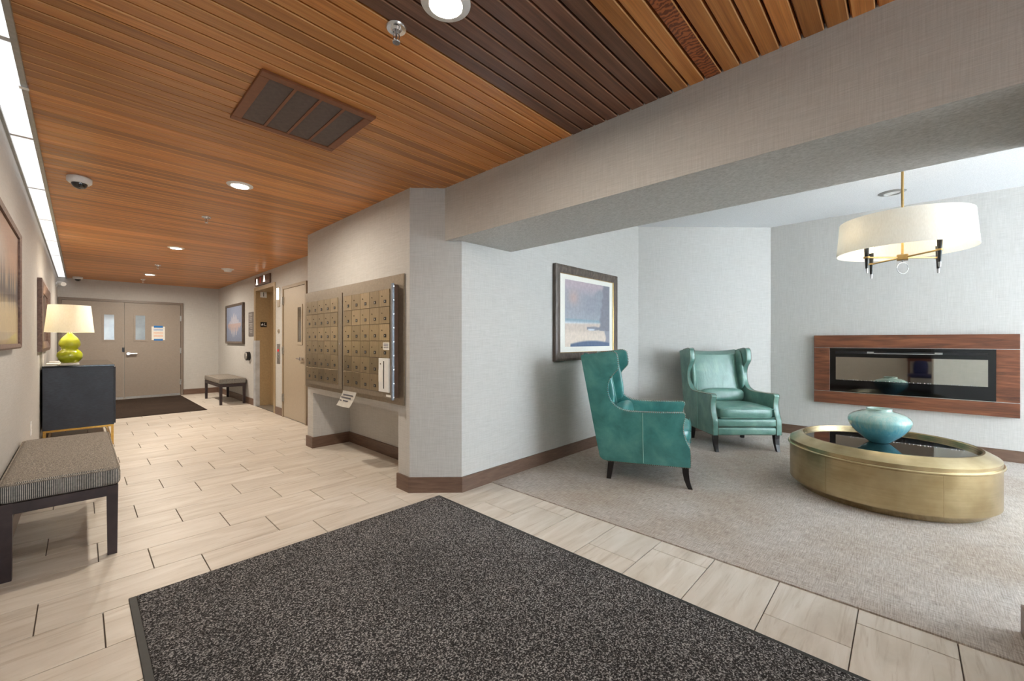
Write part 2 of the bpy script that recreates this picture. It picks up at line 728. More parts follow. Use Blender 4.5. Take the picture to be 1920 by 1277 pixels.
floor = struct('floor', B(XL - 0.1, 2.6, Y0 - 0.1, YB + 0.1, -0.06, -0.006), 'grout', 'beige stone tile floor of the lobby and corridor', 'floor')
PITCH, LEN = 0.3069, 0.613
offs = {1: 0.275, 2: 0.071, 0: -0.134}
tile_cache = {}
GAP = 0.0045


def put_tile(x0, x1, y0, y1):
    key = (round(x1 - x0, 3), round(y1 - y0, 3))
    if key[0] < 0.02 or key[1] < 0.02:
        return
    if key not in tile_cache:
        bm = box(bm_new(), -key[0] / 2 + GAP / 2, key[0] / 2 - GAP / 2, -key[1] / 2 + GAP / 2, key[1] / 2 - GAP / 2, -0.012, 0.0, 0.0012, 1)
        me = bpy.data.meshes.new('tile')
        bm.to_mesh(me)
        bm.free()
        me.materials.append(M['tile'])
        tile_cache[key] = me
    o = bpy.data.objects.new('tile', tile_cache[key])
    C.objects.link(o)
    o.location = ((x0 + x1) / 2, (y0 + y1) / 2, 0)
    o.parent = floor


for k in range(-11, 40):
    ya, yb = -0.157 + PITCH * k, -0.157 + PITCH * (k + 1)
    ya, yb = max(ya, Y0), min(yb, YB)
    xmax = 2.445 if ya < 2.57 else 2.27
    x = offs[k % 3] - LEN * 2
    while x < xmax:
        a, b = max(x, XL), min(x + LEN, xmax)
        if b - a > 0.02:
            put_tile(a, b, ya, yb)
        x += LEN
struct('floor_carpet', B(2.445, XF + 0.1, Y0 - 0.1, YP + 0.02, -0.02, 0.006), 'carpet', 'greige woven carpet covering the lounge floor', 'carpet')

# left wall, far wall, front wall
struct('wall_left', B(XL - 0.15, XL, Y0 - 0.1, YB + 0.1, -0.02, 2.7), WALL, 'long papered corridor wall with the mirror and lamp', 'wall')
struct('wall_back', B(XL - 0.15, 2.8, YB, YB + 0.15, -0.02, 2.7), WALL, 'far end wall of the corridor around the double doors', 'wall')
bm = bm_new()
fx = [(XL - 0.15, 0.0, -0.02, 2.8), (0.0, 1.76, 2.28, 2.8), (1.76, 3.24, -0.02, 2.8), (3.24, 6.2, -0.02, 0.34), (3.24, 6.2, 2.5, 2.8), (6.2, 6.6, -0.02, 2.8)]
for a, b, z0, z1 in fx:
    box(bm, a, b, Y0 - 0.15, Y0, z0, z1)
struct('wall_front', bm, WALL, 'papered front wall behind the viewer with the two glazed openings', 'wall')

# right corridor wall with elevator opening
bm = bm_new()
box(bm, XR, 2.75, 5.02, 7.68, -0.02, 2.6)
box(bm, XR, 2.75, 8.83, YB + 0.05, -0.02, 2.6)
box(bm, XR, 2.75, 7.68, 8.83, 2.18, 2.6)
box(bm, 2.6, 2.75, 7.68, 8.83, -0.02, 2.18)
struct('wall_right', bm, WALL, 'warm papered corridor wall holding the elevator and the narrow door', 'wall')

# mailbox wall block with knee recess and the chamfered column
bm = bm_new()
prism(bm, [(XK, 2.88), (2.125, YP), (2.42, YP), (2.42, 3.051), (XK, 3.051)], -0.02, 2.6)
box(bm, XK, 2.42, 3.051, 4.871, 0.627, 2.6)
box(bm, XK, 2.42, 4.871, 5.03, -0.02, 2.6)
box(bm, 2.26, 2.42, 3.051, 4.871, -0.02, 0.627)
struct('wall_mailbox', bm, WALL, 'papered wall block with chamfered column corner and open knee recess under the mailboxes', 'wall')

struct('wall_painting', B(2.42, 5.25, YP, YP + 0.15, -0.02, 2.9), WALL, 'pale lounge wall behind the framed seascape', 'wall')
struct('wall_corner', prism(bm_new(), [(5.177, 2.585), (6.44, 1.305), (6.6, 1.4), (5.3, 2.735)], -0.02, 2.9), WALL, 'angled pale wall across the lounge corner behind the forward-facing armchair', 'wall')
struct('wall_fireplace', B(XF, XF + 0.15, Y0 - 0.1, 1.45, -0.02, 2.9), WALL, 'papered lounge wall carrying the long electric fireplace', 'wall')
t = NT('wallpaper_soffit')
f = t.noise(t.coords('Position', (150, 60, 60)), 1.0, 4, 0.65)
t.base(t.ramp(f, [(0.36, (176, 174, 170)), (0.5, (194, 192, 188)), (0.64, (208, 206, 203))]))
t.set(Roughness=0.62)
t.bump(f, 0.35, 0.002)
M['wallpaper_soffit'] = t.m
bm = B(XB0, XB1, -0.367, 2.80, ZS, 2.9)
for f_ in bm.faces:
    if f_.normal.z < -0.5:
        f_.material_index = 1
struct('wall_beam', bm, [WALL, 'wallpaper_soffit'], 'deep papered ceiling beam between lobby and lounge', 'beam')
struct('wall_column', B(XB0, 2.69, Y0, -0.367, -0.02, 2.9), WALL, 'papered wall stub carrying the near end of the beam', 'wall')
struct('ceiling_lounge', B(XB1 - 0.05, XF + 0.15, Y0 - 0.1, YP + 0.1, ZL, ZL + 0.1), 'popcorn_white', 'white textured ceiling of the lounge', 'ceiling')

# cedar ceiling
ceiling = struct('ceiling', B(XL - 0.1, 2.6, Y0 - 0.1, YB + 0.1, ZC + 0.024, ZC + 0.08), 'black_wood', 'tongue and groove cedar plank ceiling over lobby and corridor', 'ceiling')
PW = 0.0757
plank_me = {}


def plank_mesh(L, matn):
    if (L, matn) in plank_me:
        return plank_me[(L, matn)]
    h = PW / 2 - 0.0016
    c = 0.006
    pts = [(-h, 0.026), (-h, 0.0035), (-h + 0.0035, 0.0), (h - 0.008, 0.0), (h - 0.001, 0.016), (h - 0.001, 0.026)]
    bm = bm_new()
    extrude_x(bm, pts, -L / 2, L / 2)
    me = bpy.data.meshes.new('plank')
    bm.to_mesh(me)
    bm.free()
    me.materials.append(M[matn])
    me.materials.append(M['cedar_dark_edge_lit' if matn == 'cedar_dark' else 'cedar_edge_lit'])
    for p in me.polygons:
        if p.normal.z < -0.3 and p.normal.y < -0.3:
            p.material_index = 1  # painted highlight on the viewer-side chamfer only
    plank_me[(L, matn)] = me
    return me


k = -58
while True:
    yc = 0.832 + PW * (k + 0.5)
    if yc > YB:
        break
    if yc > Y0:
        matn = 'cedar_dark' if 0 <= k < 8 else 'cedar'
        if k == -3:
            matn = 'cedar_figured'
        x1 = XB0 if yc < 2.72 else (XK if yc < 5.03 else XR)
        x1 = 2.1 if yc < 2.9 else (1.9 if yc < 5.0 else 2.3)
        x0 = -0.178
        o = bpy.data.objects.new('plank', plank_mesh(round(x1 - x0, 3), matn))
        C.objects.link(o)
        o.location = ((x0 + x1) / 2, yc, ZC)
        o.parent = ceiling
    k += 1

# baseboards
BH, BT = 0.122, 0.015


def bb(name, x0, x1, y0, y1, label):
    struct(name, B(x0, x1, y0, y1, 0, BH, 0.002, 1), 'baseboard_brown', label, 'baseboard')


bb('baseboard_left', XL, XL + BT, Y0, YB, 'brown baseboard along the long left corridor wall')
bb('baseboard_back', 1.61, XR, YB - BT, YB, 'brown baseboard right of the far double doors')
bb('baseboard_right', XR - BT, XR, 8.87, YB - BT, 'brown baseboard behind the far bench')
bb('baseboard_right_2', XR - BT, XR, 7.30, 7.64, 'short brown baseboard between elevator and narrow door')
bb('baseboard_right_3', XR - BT, XR, 5.03, 6.23, 'brown baseboard between mailbox wall and narrow door')
bb('baseboard_recess_back', 2.26 - BT, 2.26, 3.051, 4.871 - BT, 'brown baseboard at the back of the mailbox knee recess')
bm = bm_new()
prism(bm, [(XK - BT, 4.871 - BT), (2.26, 4.871 - BT), (2.26, 4.871), (XK, 4.871), (XK, 5.03), (XK - BT, 5.03 + BT)], 0, BH)
struct('baseboard_recess_side', bm, 'baseboard_brown', 'brown baseboard wrapping the far leg of the mailbox wall', 'baseboard')
s2 = BT * 0.41421
bm = bm_new()
prism(bm, [(XK - BT, 3.051 + 0.005), (XK - BT, 2.88 - s2), (2.125 - s2, YP - BT), (5.177 - s2, YP - BT), (6.44 - BT, 1.305 - s2), (6.44 - BT, Y0), (6.44, Y0), (6.44, 1.305), (5.177, 2.585), (2.125, YP), (XK, 2.88), (XK, 3.056)], 0, BH)
struct('baseboard_lounge', bm, 'baseboard_brown', 'brown baseboard running from the column round the lounge walls', 'baseboard')
struct('baseboard_column', B(XB0 - BT, 2.69 + BT, Y0, -0.352, 0, BH), 'baseboard_brown', 'brown baseboard round the wall stub at the right edge', 'baseboard')

# glazed openings in the front wall (behind the viewer)
for nm, x0, x1, z0, z1, mul, lab in (('window_1', 3.24, 6.2, 0.34, 2.5, (4.23, 5.21), 'wide three-pane lounge window in the front wall'),
                                     ('window_2', 0.0, 1.76, 0.0, 2.28, (0.88,), 'glazed entrance of two tall panes in the front wall')):
    r = thing(nm, ((x0 + x1) / 2, Y0 - 0.07, z0), lab, 'window', kind='structure')
    fr = bm_new()
    for a, b, c, d in ((x0, x1, z0, z0 + 0.06), (x0, x1, z1 - 0.06, z1), (x0, x0 + 0.05, z0, z1), (x1 - 0.05, x1, z0, z1)):
        box(fr, a, b, Y0 - 0.1, Y0 - 0.04, c, d)
    for m_ in mul:
        box(fr, m_ - 0.025, m_ + 0.025, Y0 - 0.1, Y0 - 0.04, z0, z1)
    obj('window_frame', fr, 'frame_taupe', r)
    xs = [x0 + 0.05] + list(mul) + [x1 - 0.05]
    for a, b in zip(xs[:-1], xs[1:]):
        obj('pane', B(a, b, Y0 - 0.075, Y0 - 0.069, z0 + 0.05, z1 - 0.05), 'window_glass', r)

# ------------------------------------------------------------------ doors
d1 = thing('door_1', (0.655, YB, 0), 'taupe double doors at the far end of the corridor', 'door', kind='structure')
bm = bm_new()
box(bm, -0.29, -0.245, YB - 0.035, YB + 0.01, 0, 2.068)
box(bm, 1.56, 1.605, YB - 0.035, YB + 0.01, 0, 2.068)
box(bm, -0.245, 1.56, YB - 0.035, YB + 0.01, 2.022, 2.068)
obj('door_frame', bm, 'frame_taupe', d1)
for x0, x1, wx0, wx1 in ((-0.243, 0.634, 0.337, 0.486), (0.642, 1.558, 0.811, 0.964)):
    lf = obj('door_leaf', B(x0, x1, YB - 0.018, YB + 0.005, 0.01, 2.02, 0.002, 1), 'door_taupe', d1)
    bm = bm_new()
    for a, b, c, d in ((wx0 - 0.03, wx1 + 0.03, 1.21, 1.242), (wx0 - 0.03, wx1 + 0.03, 1.758, 1.79), (wx0 - 0.03, wx0, 1.242, 1.758), (wx1, wx1 + 0.03, 1.242, 1.758)):
        box(bm, a, b, YB - 0.027, YB - 0.016, c, d)
    obj('window_bead', bm, 'door_taupe', lf)
    obj('pane', B(wx0, wx1, YB - 0.021, YB - 0.0175, 1.242, 1.758), 'door_pane', lf)
    obj('door_sweep', B(x0 + 0.01, x1 - 0.01, YB - 0.024, YB - 0.016, 0.006, 0.05), 'aluminium', lf)
    if x0 > 0:
        bm = bm_new()
        tube(bm, [(0.70, YB - 0.018, 0.95), (0.70, YB - 0.075, 0.95)], 0.03, 14)
        tube(bm, [(0.70, YB - 0.07, 0.95), (0.83, YB - 0.07, 0.948)], 0.018, 10)
        obj('door_handle', bm, 'chrome', lf, True)
        for z in (1.72, 1.0, 0.3):
            obj('hinge', B(1.545, 1.572, YB - 0.042, YB - 0.018, z - 0.06, z + 0.06), 'aluminium', lf)
    else:
        obj('strike_plate', B(0.605, 0.640, YB - 0.03, YB - 0.016, 0.99, 1.08), 'black_plastic', lf)

d2 = thing('door_2', (XR, 6.76, 0), 'narrow tan door with slim vision panel beside the mailboxes', 'door', kind='structure')
bm = bm_new()
box(bm, XR - 0.025, XR + 0.01, 6.235, 6.285, 0, 2.09)
box(bm, XR - 0.025, XR + 0.01, 7.215, 7.262, 0, 2.09)
box(bm, XR - 0.025, XR + 0.01, 6.285, 7.215, 2.045, 2.09)
obj('door_frame', bm, 'frame_tan', d2)
lf = obj('door_leaf', B(XR - 0.014, XR + 0.005, 6.288, 7.212, 0.012, 2.042, 0.002, 1), 'door_tan', d2)
bm = bm_new()
for a, b, c, d in ((6.39, 6.61, 1.16, 1.204), (6.39, 6.61, 1.72, 1.76), (6.39, 6.43, 1.204, 1.72), (6.57, 6.61, 1.204, 1.72)):
    box(bm, XR - 0.024, XR - 0.012, a, b, c, d)
obj('window_bead', bm, 'door_tan', lf)
obj('pane', B(XR - 0.018, XR - 0.013, 6.43, 6.57, 1.204, 1.72), 'door_pane_dark', lf)
bm = bm_new()
tube(bm, [(XR - 0.014, 6.36, 0.955), (XR - 0.07, 6.36, 0.955)], 0.028, 14)
tube(bm, [(XR - 0.066, 6.36, 0.955), (XR - 0.066, 6.49, 0.958)], 0.012, 10)
obj('door_handle', bm, 'chrome', lf, True)
for z in (1.86, 1.07, 0.31):
    obj('hinge', B(XR - 0.04, XR - 0.012, 7.198, 7.226, z - 0.06, z + 0.06), 'aluminium', lf)

d3 = thing('door_3', (2.5, 8.24, 0), 'bronze elevator doorway with recessed sliding panels', 'elevator door', kind='structure')
bm = bm_new()
box(bm, XR - 0.012, 2.56, 8.75, 8.86, 0, 2.21)
box(bm, XR - 0.012, 2.56, 7.655, 7.73, 0, 2.21)
box(bm, XR - 0.012, 2.56, 7.73, 8.75, 2.145, 2.21)
obj('elevator_frame', bm, 'elevator_bronze', d3)
obj('door_panel', B(2.5, 2.52, 8.24, 8.75, 0.005, 2.145), 'elevator_bronze', d3)
obj('door_panel', B(2.515, 2.535, 7.73, 8.25, 0.005, 2.145), 'elevator_bronze', d3)
obj('corner_guard', B(XR - 0.016, XR + 0.055, 8.744, 8.875, 0.0, 1.225), 'guard_steel', d3)
obj('threshold', B(2.28, 2.53, 7.73, 8.75, 0.0, 0.008), 'aluminium', d3)


def text_mesh(txt, size, mat_name, mtx, name, parent=None, depth=0.0015):
    cu = bpy.data.curves.new('text', 'FONT')
    cu.body = txt
    cu.size = size
    cu.align_x = 'CENTER'
    cu.align_y = 'CENTER'
    cu.extrude = depth
    to = bpy.data.objects.new('text', cu)
    C.objects.link(to)
    bpy.context.view_layer.update()
    me = bpy.data.meshes.new_from_object(to)
    bpy.data.objects.remove(to)
    bm = bm_new()
    bm.from_mesh(me)
    bpy.data.meshes.remove(me)
    bm.transform(mtx)
    return obj(name, bm, mat_name, parent)


def facing(loc, n):
    """matrix for lettering that faces direction n ('-x','+x','-y')"""
    if n == '-y':
        R = Matrix(((1, 0, 0), (0, 0, -1), (0, 1, 0)))
    elif n == '-x':
        R = Matrix(((0, 0, -1), (-1, 0, 0), (0, 1, 0)))
    else:
        R = Matrix(((0, 0, 1), (1, 0, 0), (0, 1, 0)))
    return Matrix.Translation(loc) @ R.to_4x4()


# floor-number plates on the elevator jamb
s = thing('floor_number_sign', (2.388, 8.75, 2.036), 'white floor number 1 plate high on the elevator jamb', 'sign')
obj('plate', B(2.334, 2.441, 8.744, 8.7495, 2.036, 2.142, 0.001, 1), 'white_sign', s)
text_mesh('1', 0.115, 'black_plastic', facing((2.388, 8.743, 2.088), '-y'), 'numeral', s)
s = thing('lobby_level_sign', (2.39, 8.75, 1.478), 'black plate with white star and letter L on the elevator jamb', 'sign')
obj('plate', B(2.336, 2.443, 8.744, 8.7495, 1.478, 1.574, 0.001, 1), 'black_plastic', s)
bm = bm_new()
st = []
for i in range(10):
    r = 0.027 if i % 2 == 0 else 0.011
    a = PI / 2 + i * PI / 5
    st.append((2.366 + r * math.cos(a), 1.526 + r * math.sin(a)))
v1 = [bm.verts.new((x, 8.742, z)) for x, z in st]
v2 = [bm.verts.new((x, 8.744, z)) for x, z in st]
bm.faces.new(v1)
bm.faces.new(v2[::-1])
for i in range(10):
    bm.faces.new((v1[i], v1[(i + 1) % 10], v2[(i + 1) % 10], v2[i]))
obj('star', bm, 'white_sign', s)
text_mesh('L', 0.075, 'white_sign', facing((2.415, 8.743, 1.526), '-y'), 'letter', s)

# hall indicator above elevator
s = thing('elevator_indicator', (XR, 8.313, 2.225), 'brown elevator indicator with white arrows and a red light', 'indicator')
obj('housing', B(XR - 0.03, XR, 7.886, 8.74, 2.225, 2.385, 0.004, 1), 'brown_panel', s)


def arrow(yc, zc, mat_):
    bm = bm_new()
    pts = [(yc - 0.055, zc - 0.055), (yc + 0.055, zc - 0.055), (yc + 0.03, zc - 0.01), (yc + 0.012, zc + 0.055), (yc - 0.012, zc + 0.055), (yc - 0.03, zc - 0.01)]
    extrude_x(bm, pts, XR - 0.034, XR - 0.029)
    return obj('arrow_lamp', bm, mat_, s)


arrow(8.60, 2.300, 'lit_white')
arrow(8.17, 2.318, 'lit_white')
text_mesh('1', 0.15, 'lit_red', facing((XR - 0.031, 8.40, 2.305), '-x'), 'red_numeral', s)

s = thing('elevator_call_station', (XR, 7.49, 0.84), 'slim steel elevator call plate with red button', 'call button')
obj('plate', B(XR - 0.008, XR, 7.425, 7.567, 0.84, 1.167, 0.002, 1), 'steel', s)
for z, mt in ((1.06, 'lit_red'), (0.98, 'aluminium'), (0.92, 'aluminium')):
    bm = bm_new()
    tube(bm, [(XR - 0.008, 7.496, z), (XR - 0.016, 7.496, z)], 0.02, 14)
    obj('button', bm, mt, s)
s = thing('key_switch', (XR, 7.49, 1.35), 'small round key switch above the call plate', 'switch')
bm = bm_new()
tube(bm, [(XR, 7.49, 1.38), (XR - 0.012, 7.49, 1.38)], 0.035, 18)
obj('escutcheon', bm, 'door_tan', s, True)
obj('keyway', B(XR - 0.014, XR - 0.011, 7.48, 7.50, 1.365, 1.395), 'black_plastic', s)
s = thing('hall_lantern', (XR, 7.48, 1.84), 'narrow white hall lantern beside the elevator opening', 'lantern')
obj('backplate', B(XR - 0.012, XR, 7.43, 7.535, 1.78, 2.10, 0.003, 1), 'door_tan', s)
obj('lens', B(XR - 0.03, XR - 0.012, 7.445, 7.52, 1.9, 2.09, 0.006, 2), 'lit_white', s)

# directory sign, door holder
s = thing('directory_sign', (XR, 9.08, 1.306), 'grey notice plate with raised lettering left of the elevator', 'sign')
obj('plate', B(XR - 0.01, XR, 8.93, 9.23, 1.306, 1.77, 0.002, 1), 'sign_grey', s)
bm = bm_new()
for z, a, b in ((1.73, 8.97, 9.19), (1.70, 8.99, 9.17), (1.66, 8.98, 9.18), (1.63, 9.0, 9.16), (1.60, 8.98, 9.18), (1.55, 8.96, 9.2), (1.52, 8.96, 9.14), (1.49, 8.96, 9.2), (1.46, 8.96, 9.1), (1.41, 8.97, 9.17), (1.38, 8.97, 9.12)):
    box(bm, XR - 0.0115, XR - 0.0095, a, b, z - 0.008, z + 0.008)
obj('lettering', bm, 'sign_text', s)
s = thing('door_holder', (XR, 9.2, 0.84), 'round black and silver wall device above the far bench', 'door holder')
bm = bm_new()
tube(bm, [(XR, 9.2, 0.925), (XR - 0.06, 9.2, 0.925)], 0.085, 28)
obj('body', bm, 'black_plastic', s, True)
bm = bm_new()
tube(bm, [(XR - 0.06, 9.2, 0.925), (XR - 0.075, 9.2, 0.925)], [0.07, 0.062], 28)
obj('face_disc', bm, 'aluminium', s, True)


# ------------------------------------------------------------------ prints (flat colour pictures)
def print_mesh(name, P, U, V, nu, nv, fn, parent):
    """flat print: P corner, U and V edge vectors; fn(u,v)->sRGB"""
    bm = bm_new()
    ly = bm.loops.layers.float_color.new('Col')
    P, U, V = Vector(P), Vector(U), Vector(V)
    g = [[bm.verts.new(P + U * (i / nu) + V * (j / nv)) for i in range(nu + 1)] for j in range(nv + 1)]
    for j in range(nv):
        for i in range(nu):
            f = bm.faces.new((g[j][i], g[j][i + 1], g[j + 1][i + 1], g[j + 1][i]))
            for lp, (a, b) in zip(f.loops, ((i, j), (i + 1, j), (i + 1, j + 1), (i, j + 1))):
                lp[ly] = lin(fn(a / nu, b / nv))
    return obj(name, bm, 'print_colors', parent)


def mixc(a, b, t_):
    t_ = max(0.0, min(1.0, t_))
    return tuple(a[i] + (b[i] - a[i]) * t_ for i in range(3))


def sst(a, b, x):
    x = max(0.0, min(1.0, (x - a) / (b - a)))
    return x * x * (3 - 2 * x)


def seascape(u, v):
    sky = mixc((166, 168, 178), (192, 176, 184), sst(0.72, 1.0, v))
    sky = mixc(sky, (206, 172, 160), 0.7 * math.exp(-((u - 0.17) / 0.1) ** 2 - ((v - 0.74) / 0.1) ** 2))
    c = sky
    top = 0.84 - 0.10 * math.sin(u * 4.0 + 0.6) + 0.03 * math.sin(u * 19)
    if u > 0.3:
        c = mixc(c, (158, 161, 172), sst(0.3, 0.5, u) * sst(top + 0.04, top - 0.04, v))
    c = mixc(c, (174, 180, 190), 0.5 * sst(0.6, 0.42, v))
    if v < 0.42:
        c = mixc((150, 172, 186), (226, 232, 236), sst(0.40, 0.345, v))
        c = mixc(c, (216, 200, 188), sst(0.365, 0.325, v - 0.03 * u))
        c = mixc(c, (232, 216, 202), sst(0.3, 0.15, v))
    if v < 0.32 and u > 0.45:
        d = ((u - 0.62) / 0.2) ** 2 + ((v - 0.285) / 0.03) ** 2
        c = mixc(c, (138, 140, 154), sst(1.2, 0.7, d))
    d = ((u - 0.56) / 0.09) ** 2 + ((v - 0.265) / 0.012) ** 2
    c = mixc(c, (214, 222, 232), sst(1.3, 0.6, d))
    edge = 0.76 + 0.08 * sst(0.3, 0.95, v) + 0.012 * math.sin(v * 40)
    if v > 0.25:
        c = mixc(c, (138, 139, 150), sst(edge - 0.03, edge + 0.02, u))
    elif u > 0.7:
        c = mixc(c, (150, 152, 166), sst(0.9, 0.93, u + 0.4 * abs(v - 0.13)) * 0.9)
    fg = 0.085 - 0.22 * (u - 0.58) ** 2
    c = mixc(c, (98, 116, 146), sst(fg + 0.015, fg - 0.01, v) if u > 0.1 else 0)
    return c


def skyline(u, v):
    c = mixc((118, 128, 152), (150, 162, 190), v)
    hh = 0.50 + 0.16 * math.exp(-((u - 0.5) / 0.22) ** 2) + 0.16 * abs(math.sin(u * 23.0)) * math.exp(-((u - 0.5) / 0.3) ** 2)
    rf = 0.46 - 0.34 * abs(math.sin(u * 31.0 + 0.7)) * math.exp(-((u - 0.5) / 0.3) ** 2)
    if 0.5 < v < hh and 0.1 < u < 0.9:
        c = mixc(c, (214, 204, 206), 0.75 * abs(math.sin(u * 60)))
    if rf < v <= 0.5 and 0.08 < u < 0.92:
        c = mixc(mixc((222, 170, 140), (232, 220, 214), sst(0.4, 0.2, v)), c, 0.25 + 0.4 * abs(math.sin(u * 44)))
    return c


def city_rain(u, v):
    c = mixc((206, 186, 150), (150, 110, 88), sst(0.3, 0.9, v))
    c = mixc(c, (196, 150, 118), 0.6 * math.exp(-((u - 0.75) / 0.25) ** 2 - ((v - 0.72) / 0.16) ** 2))
    c = mixc(c, (206, 204, 206), 0.7 * math.exp(-((u - 0.3) / 0.25) ** 2 - ((v - 0.7) / 0.2) ** 2))
    d = (0.5 + 0.5 * math.sin(u * 55 + 2 * math.sin(u * 17))) * math.exp(-((v - 0.48) / 0.13) ** 2)
    c = mixc(c, (70, 72, 92), 0.85 * d)
    c = mixc(c, (84, 76, 82), 0.7 * math.exp(-((v - 0.42) / 0.05) ** 2))
    return c


def frame_y(bm, x0, x1, z0, z1, w_, yf, yb, lip=0.012):
    """picture frame facing -Y made of four mitred bars with a sloped profile"""
    o_ = [(x0, z0), (x1, z0), (x1, z1), (x0, z1)]
    i_ = [(x0 + w_, z0 + w_), (x1 - w_, z0 + w_), (x1 - w_, z1 - w_), (x0 + w_, z1 - w_)]
    h_ = [((a[0] * 0.7 + b[0] * 0.3), (a[1] * 0.7 + b[1] * 0.3)) for a, b in zip(o_, i_)]
    rings = [[(x, yb, z) for x, z in o_], [(x, yf + 0.006, z) for x, z in o_], [(x, yf, z) for x, z in h_], [(x, yf + lip, z) for x, z in i_], [(x, yb, z) for x, z in i_]]
    R = [[bm.verts.new(p) for p in r_] for r_ in rings]
    for a, b in zip(R, R[1:] + R[:1]):
        for q in range(4):
            bm.faces.new((a[q], a[(q + 1) % 4], b[(q + 1) % 4], b[q]))
    return bm


def rot_frame(bm, mtx):
    bm.transform(mtx)
    return bm


s = thing('framed_seascape', (3.93, YP, 1.012), 'seascape print with white mat in a pewter frame above the teal armchair', 'picture')
obj('frame', frame_y(bm_new(), 3.312, 4.552, 1.012, 2.008, 0.085, YP - 0.045, YP - 0.001), 'picture_frame_wood', s)
obj('mat_board', B(3.38, 4.48, YP - 0.02, YP - 0.012, 1.08, 1.94), 'picture_mat', s)
print_mesh('print', (3.495, YP - 0.0212, 1.158), (0.895, 0, 0), (0, 0, 0.709), 80, 70, seascape, s)
obj('inner_fillet', frame_y(bm_new(), 3.389, 4.475, 1.089, 1.931, 0.012, YP - 0.034, YP - 0.02, 0.004), 'soft_gold', s)

# skyline picture on right corridor wall: local frame then turned to face -X
s = thing('framed_skyline', (XR, 10.22, 1.157), 'blue and orange skyline picture in a grey frame above the far bench', 'picture')
RX = Matrix(((0, 1, 0), (-1, 0, 0), (0, 0, 1))).to_4x4()      # +x -> -y, +y -> +x : faces -X


def on_right(bm, y):
    return rot_frame(bm, Matrix.Translation((XR, y, 0)) @ RX)


obj('frame', on_right(frame_y(bm_new(), -0.688, 0.688, 1.157, 1.99, 0.05, -0.05, -0.001), 10.22), 'picture_frame_wood', s)
print_mesh('print', (XR - 0.03, 10.22 + 0.645, 1.2), (0, -1.29, 0), (0, 0, 0.747), 90, 50, skyline, s)

# left wall: picture and mirror (face +X)
RXL = Matrix(((0, -1, 0), (1, 0, 0), (0, 0, 1))).to_4x4()     # +x -> +y, +y -> -x : faces +X


def on_left(bm, y):
    return rot_frame(bm, Matrix.Translation((XL, y, 0)) @ RXL)


s = thing('framed_cityscape', (XL, 3.47, 1.172), 'abstract city picture in a bronze frame above the near bench', 'picture')
obj('frame', on_left(frame_y(bm_new(), -0.66, 0.66, 1.172, 1.903, 0.03, -0.042, -0.001, 0.006), 3.47), 'mirror_frame_wood', s)
print_mesh('print', (XL + 0.026, 2.84, 1.2), (0, 1.26, 0), (0, 0, 0.68), 80, 50, city_rain, s)
obj('glazing', B(XL + 0.029, XL + 0.031, 2.84, 4.10, 1.2, 1.88), 'picture_glass', s)

s = thing('wall_mirror', (XL, 7.15, 1.107), 'rectangular mirror in a broad brown frame behind the green lamp', 'mirror')
obj('frame', on_left(frame_y(bm_new(), -0.79, 0.79, 1.107, 1.863, 0.11, -0.040, -0.001, 0.02), 7.15), 'mirror_frame_wood', s)
obj('mirror_glass', B(XL + 0.008, XL + 0.014, 6.46, 7.84, 1.2, 1.77), 'mirror_silver', s)

# ------------------------------------------------------------------ ceiling fittings
strip = thing('cove_light_strip', (XL + 0.06, 5.0, ZC), 'long white diffuser light strip along the left wall at the ceiling', 'light')
seps = [-3.6, -2.25, -1.02, 0.21, 1.44, 2.662, 3.867, 5.102, 6.35, 7.62, 8.9, 10.168, 11.42, 11.8]
for a, b in zip(seps[:-1], seps[1:]):
    obj('diffuser_panel', B(XL + 0.012, -0.192, a + 0.02, b - 0.02, ZC + 0.004, ZC + 0.02), 'diffuser_glow', strip)
    obj('tube_end_band', B(XL + 0.012, -0.192, b - 0.02, b + 0.02, ZC + 0.006, ZC + 0.02), 'paint_white', strip)  # added unlit strip imitates the dim tube ends behind the diffuser
obj('trim_rail', B(-0.194, -0.174, Y0, YB, ZC - 0.02, ZC + 0.02), 'aluminium', strip)
obj('wall_rail', B(XL, XL + 0.013, Y0, YB, ZC - 0.012, ZC + 0.02), 'aluminium', strip)
bm = bm_new()
box(bm, -0.2, -0.168, 3.03, 3.06, ZC - 0.024, ZC)
obj('rail_joint', bm, 'chrome', strip)

dl = None
labs = ['recessed ceiling downlight nearest the viewer at the top edge', 'recessed ceiling downlight beyond the vent grille', 'recessed ceiling downlight near the elevator', 'farthest recessed ceiling downlight before the double doors']
for (x, y), lab, dpow in zip(((0.918, 1.207), (0.872, 3.80), (0.876, 6.967), (0.89, 10.108)), labs, (12, 17, 29, 38)):
    if dl is None:
        dl = thing('downlight', (x, y, ZC), lab, 'downlight', 'recessed downlights in the cedar ceiling')
        bm = bm_new()
        lathe(bm, [(0.056, -0.001), (0.056, -0.008), (0.06, -0.011), (0.084, -0.007), (0.09, -0.002), (0.09, 0.0), (0.056, -0.001)], (x, y, ZC), 40)
        obj('trim_ring', bm, 'plastic_white', dl, True)
        bm = bm_new()
        lathe(bm, [(0.0, -0.004), (0.057, -0.004), (0.057, -0.001), (0, -0.001)], (x, y, ZC), 40)
        obj('lamp_face', bm, 'downlight_glow', dl, True)
    else:
        r = copy_tree(dl)
        r.location = (x, y, ZC)
        r['label'] = lab
    area('downlight_lamp', (x, y, ZC - 0.0065), (0, 0, 0), 0.108, 0.108, dpow, (1.0, 0.9, 0.76), 'DISK')
s = thing('lounge_downlight', (5.79, 0.09, ZL), 'white recessed downlight in the lounge ceiling behind the pendant', 'downlight')
bm = bm_new()
lathe(bm, [(0.06, 0.002), (0.07, -0.012), (0.10, -0.008), (0.112, 0.0), (0.06, 0.002)], (5.79, 0.09, ZL), 40)
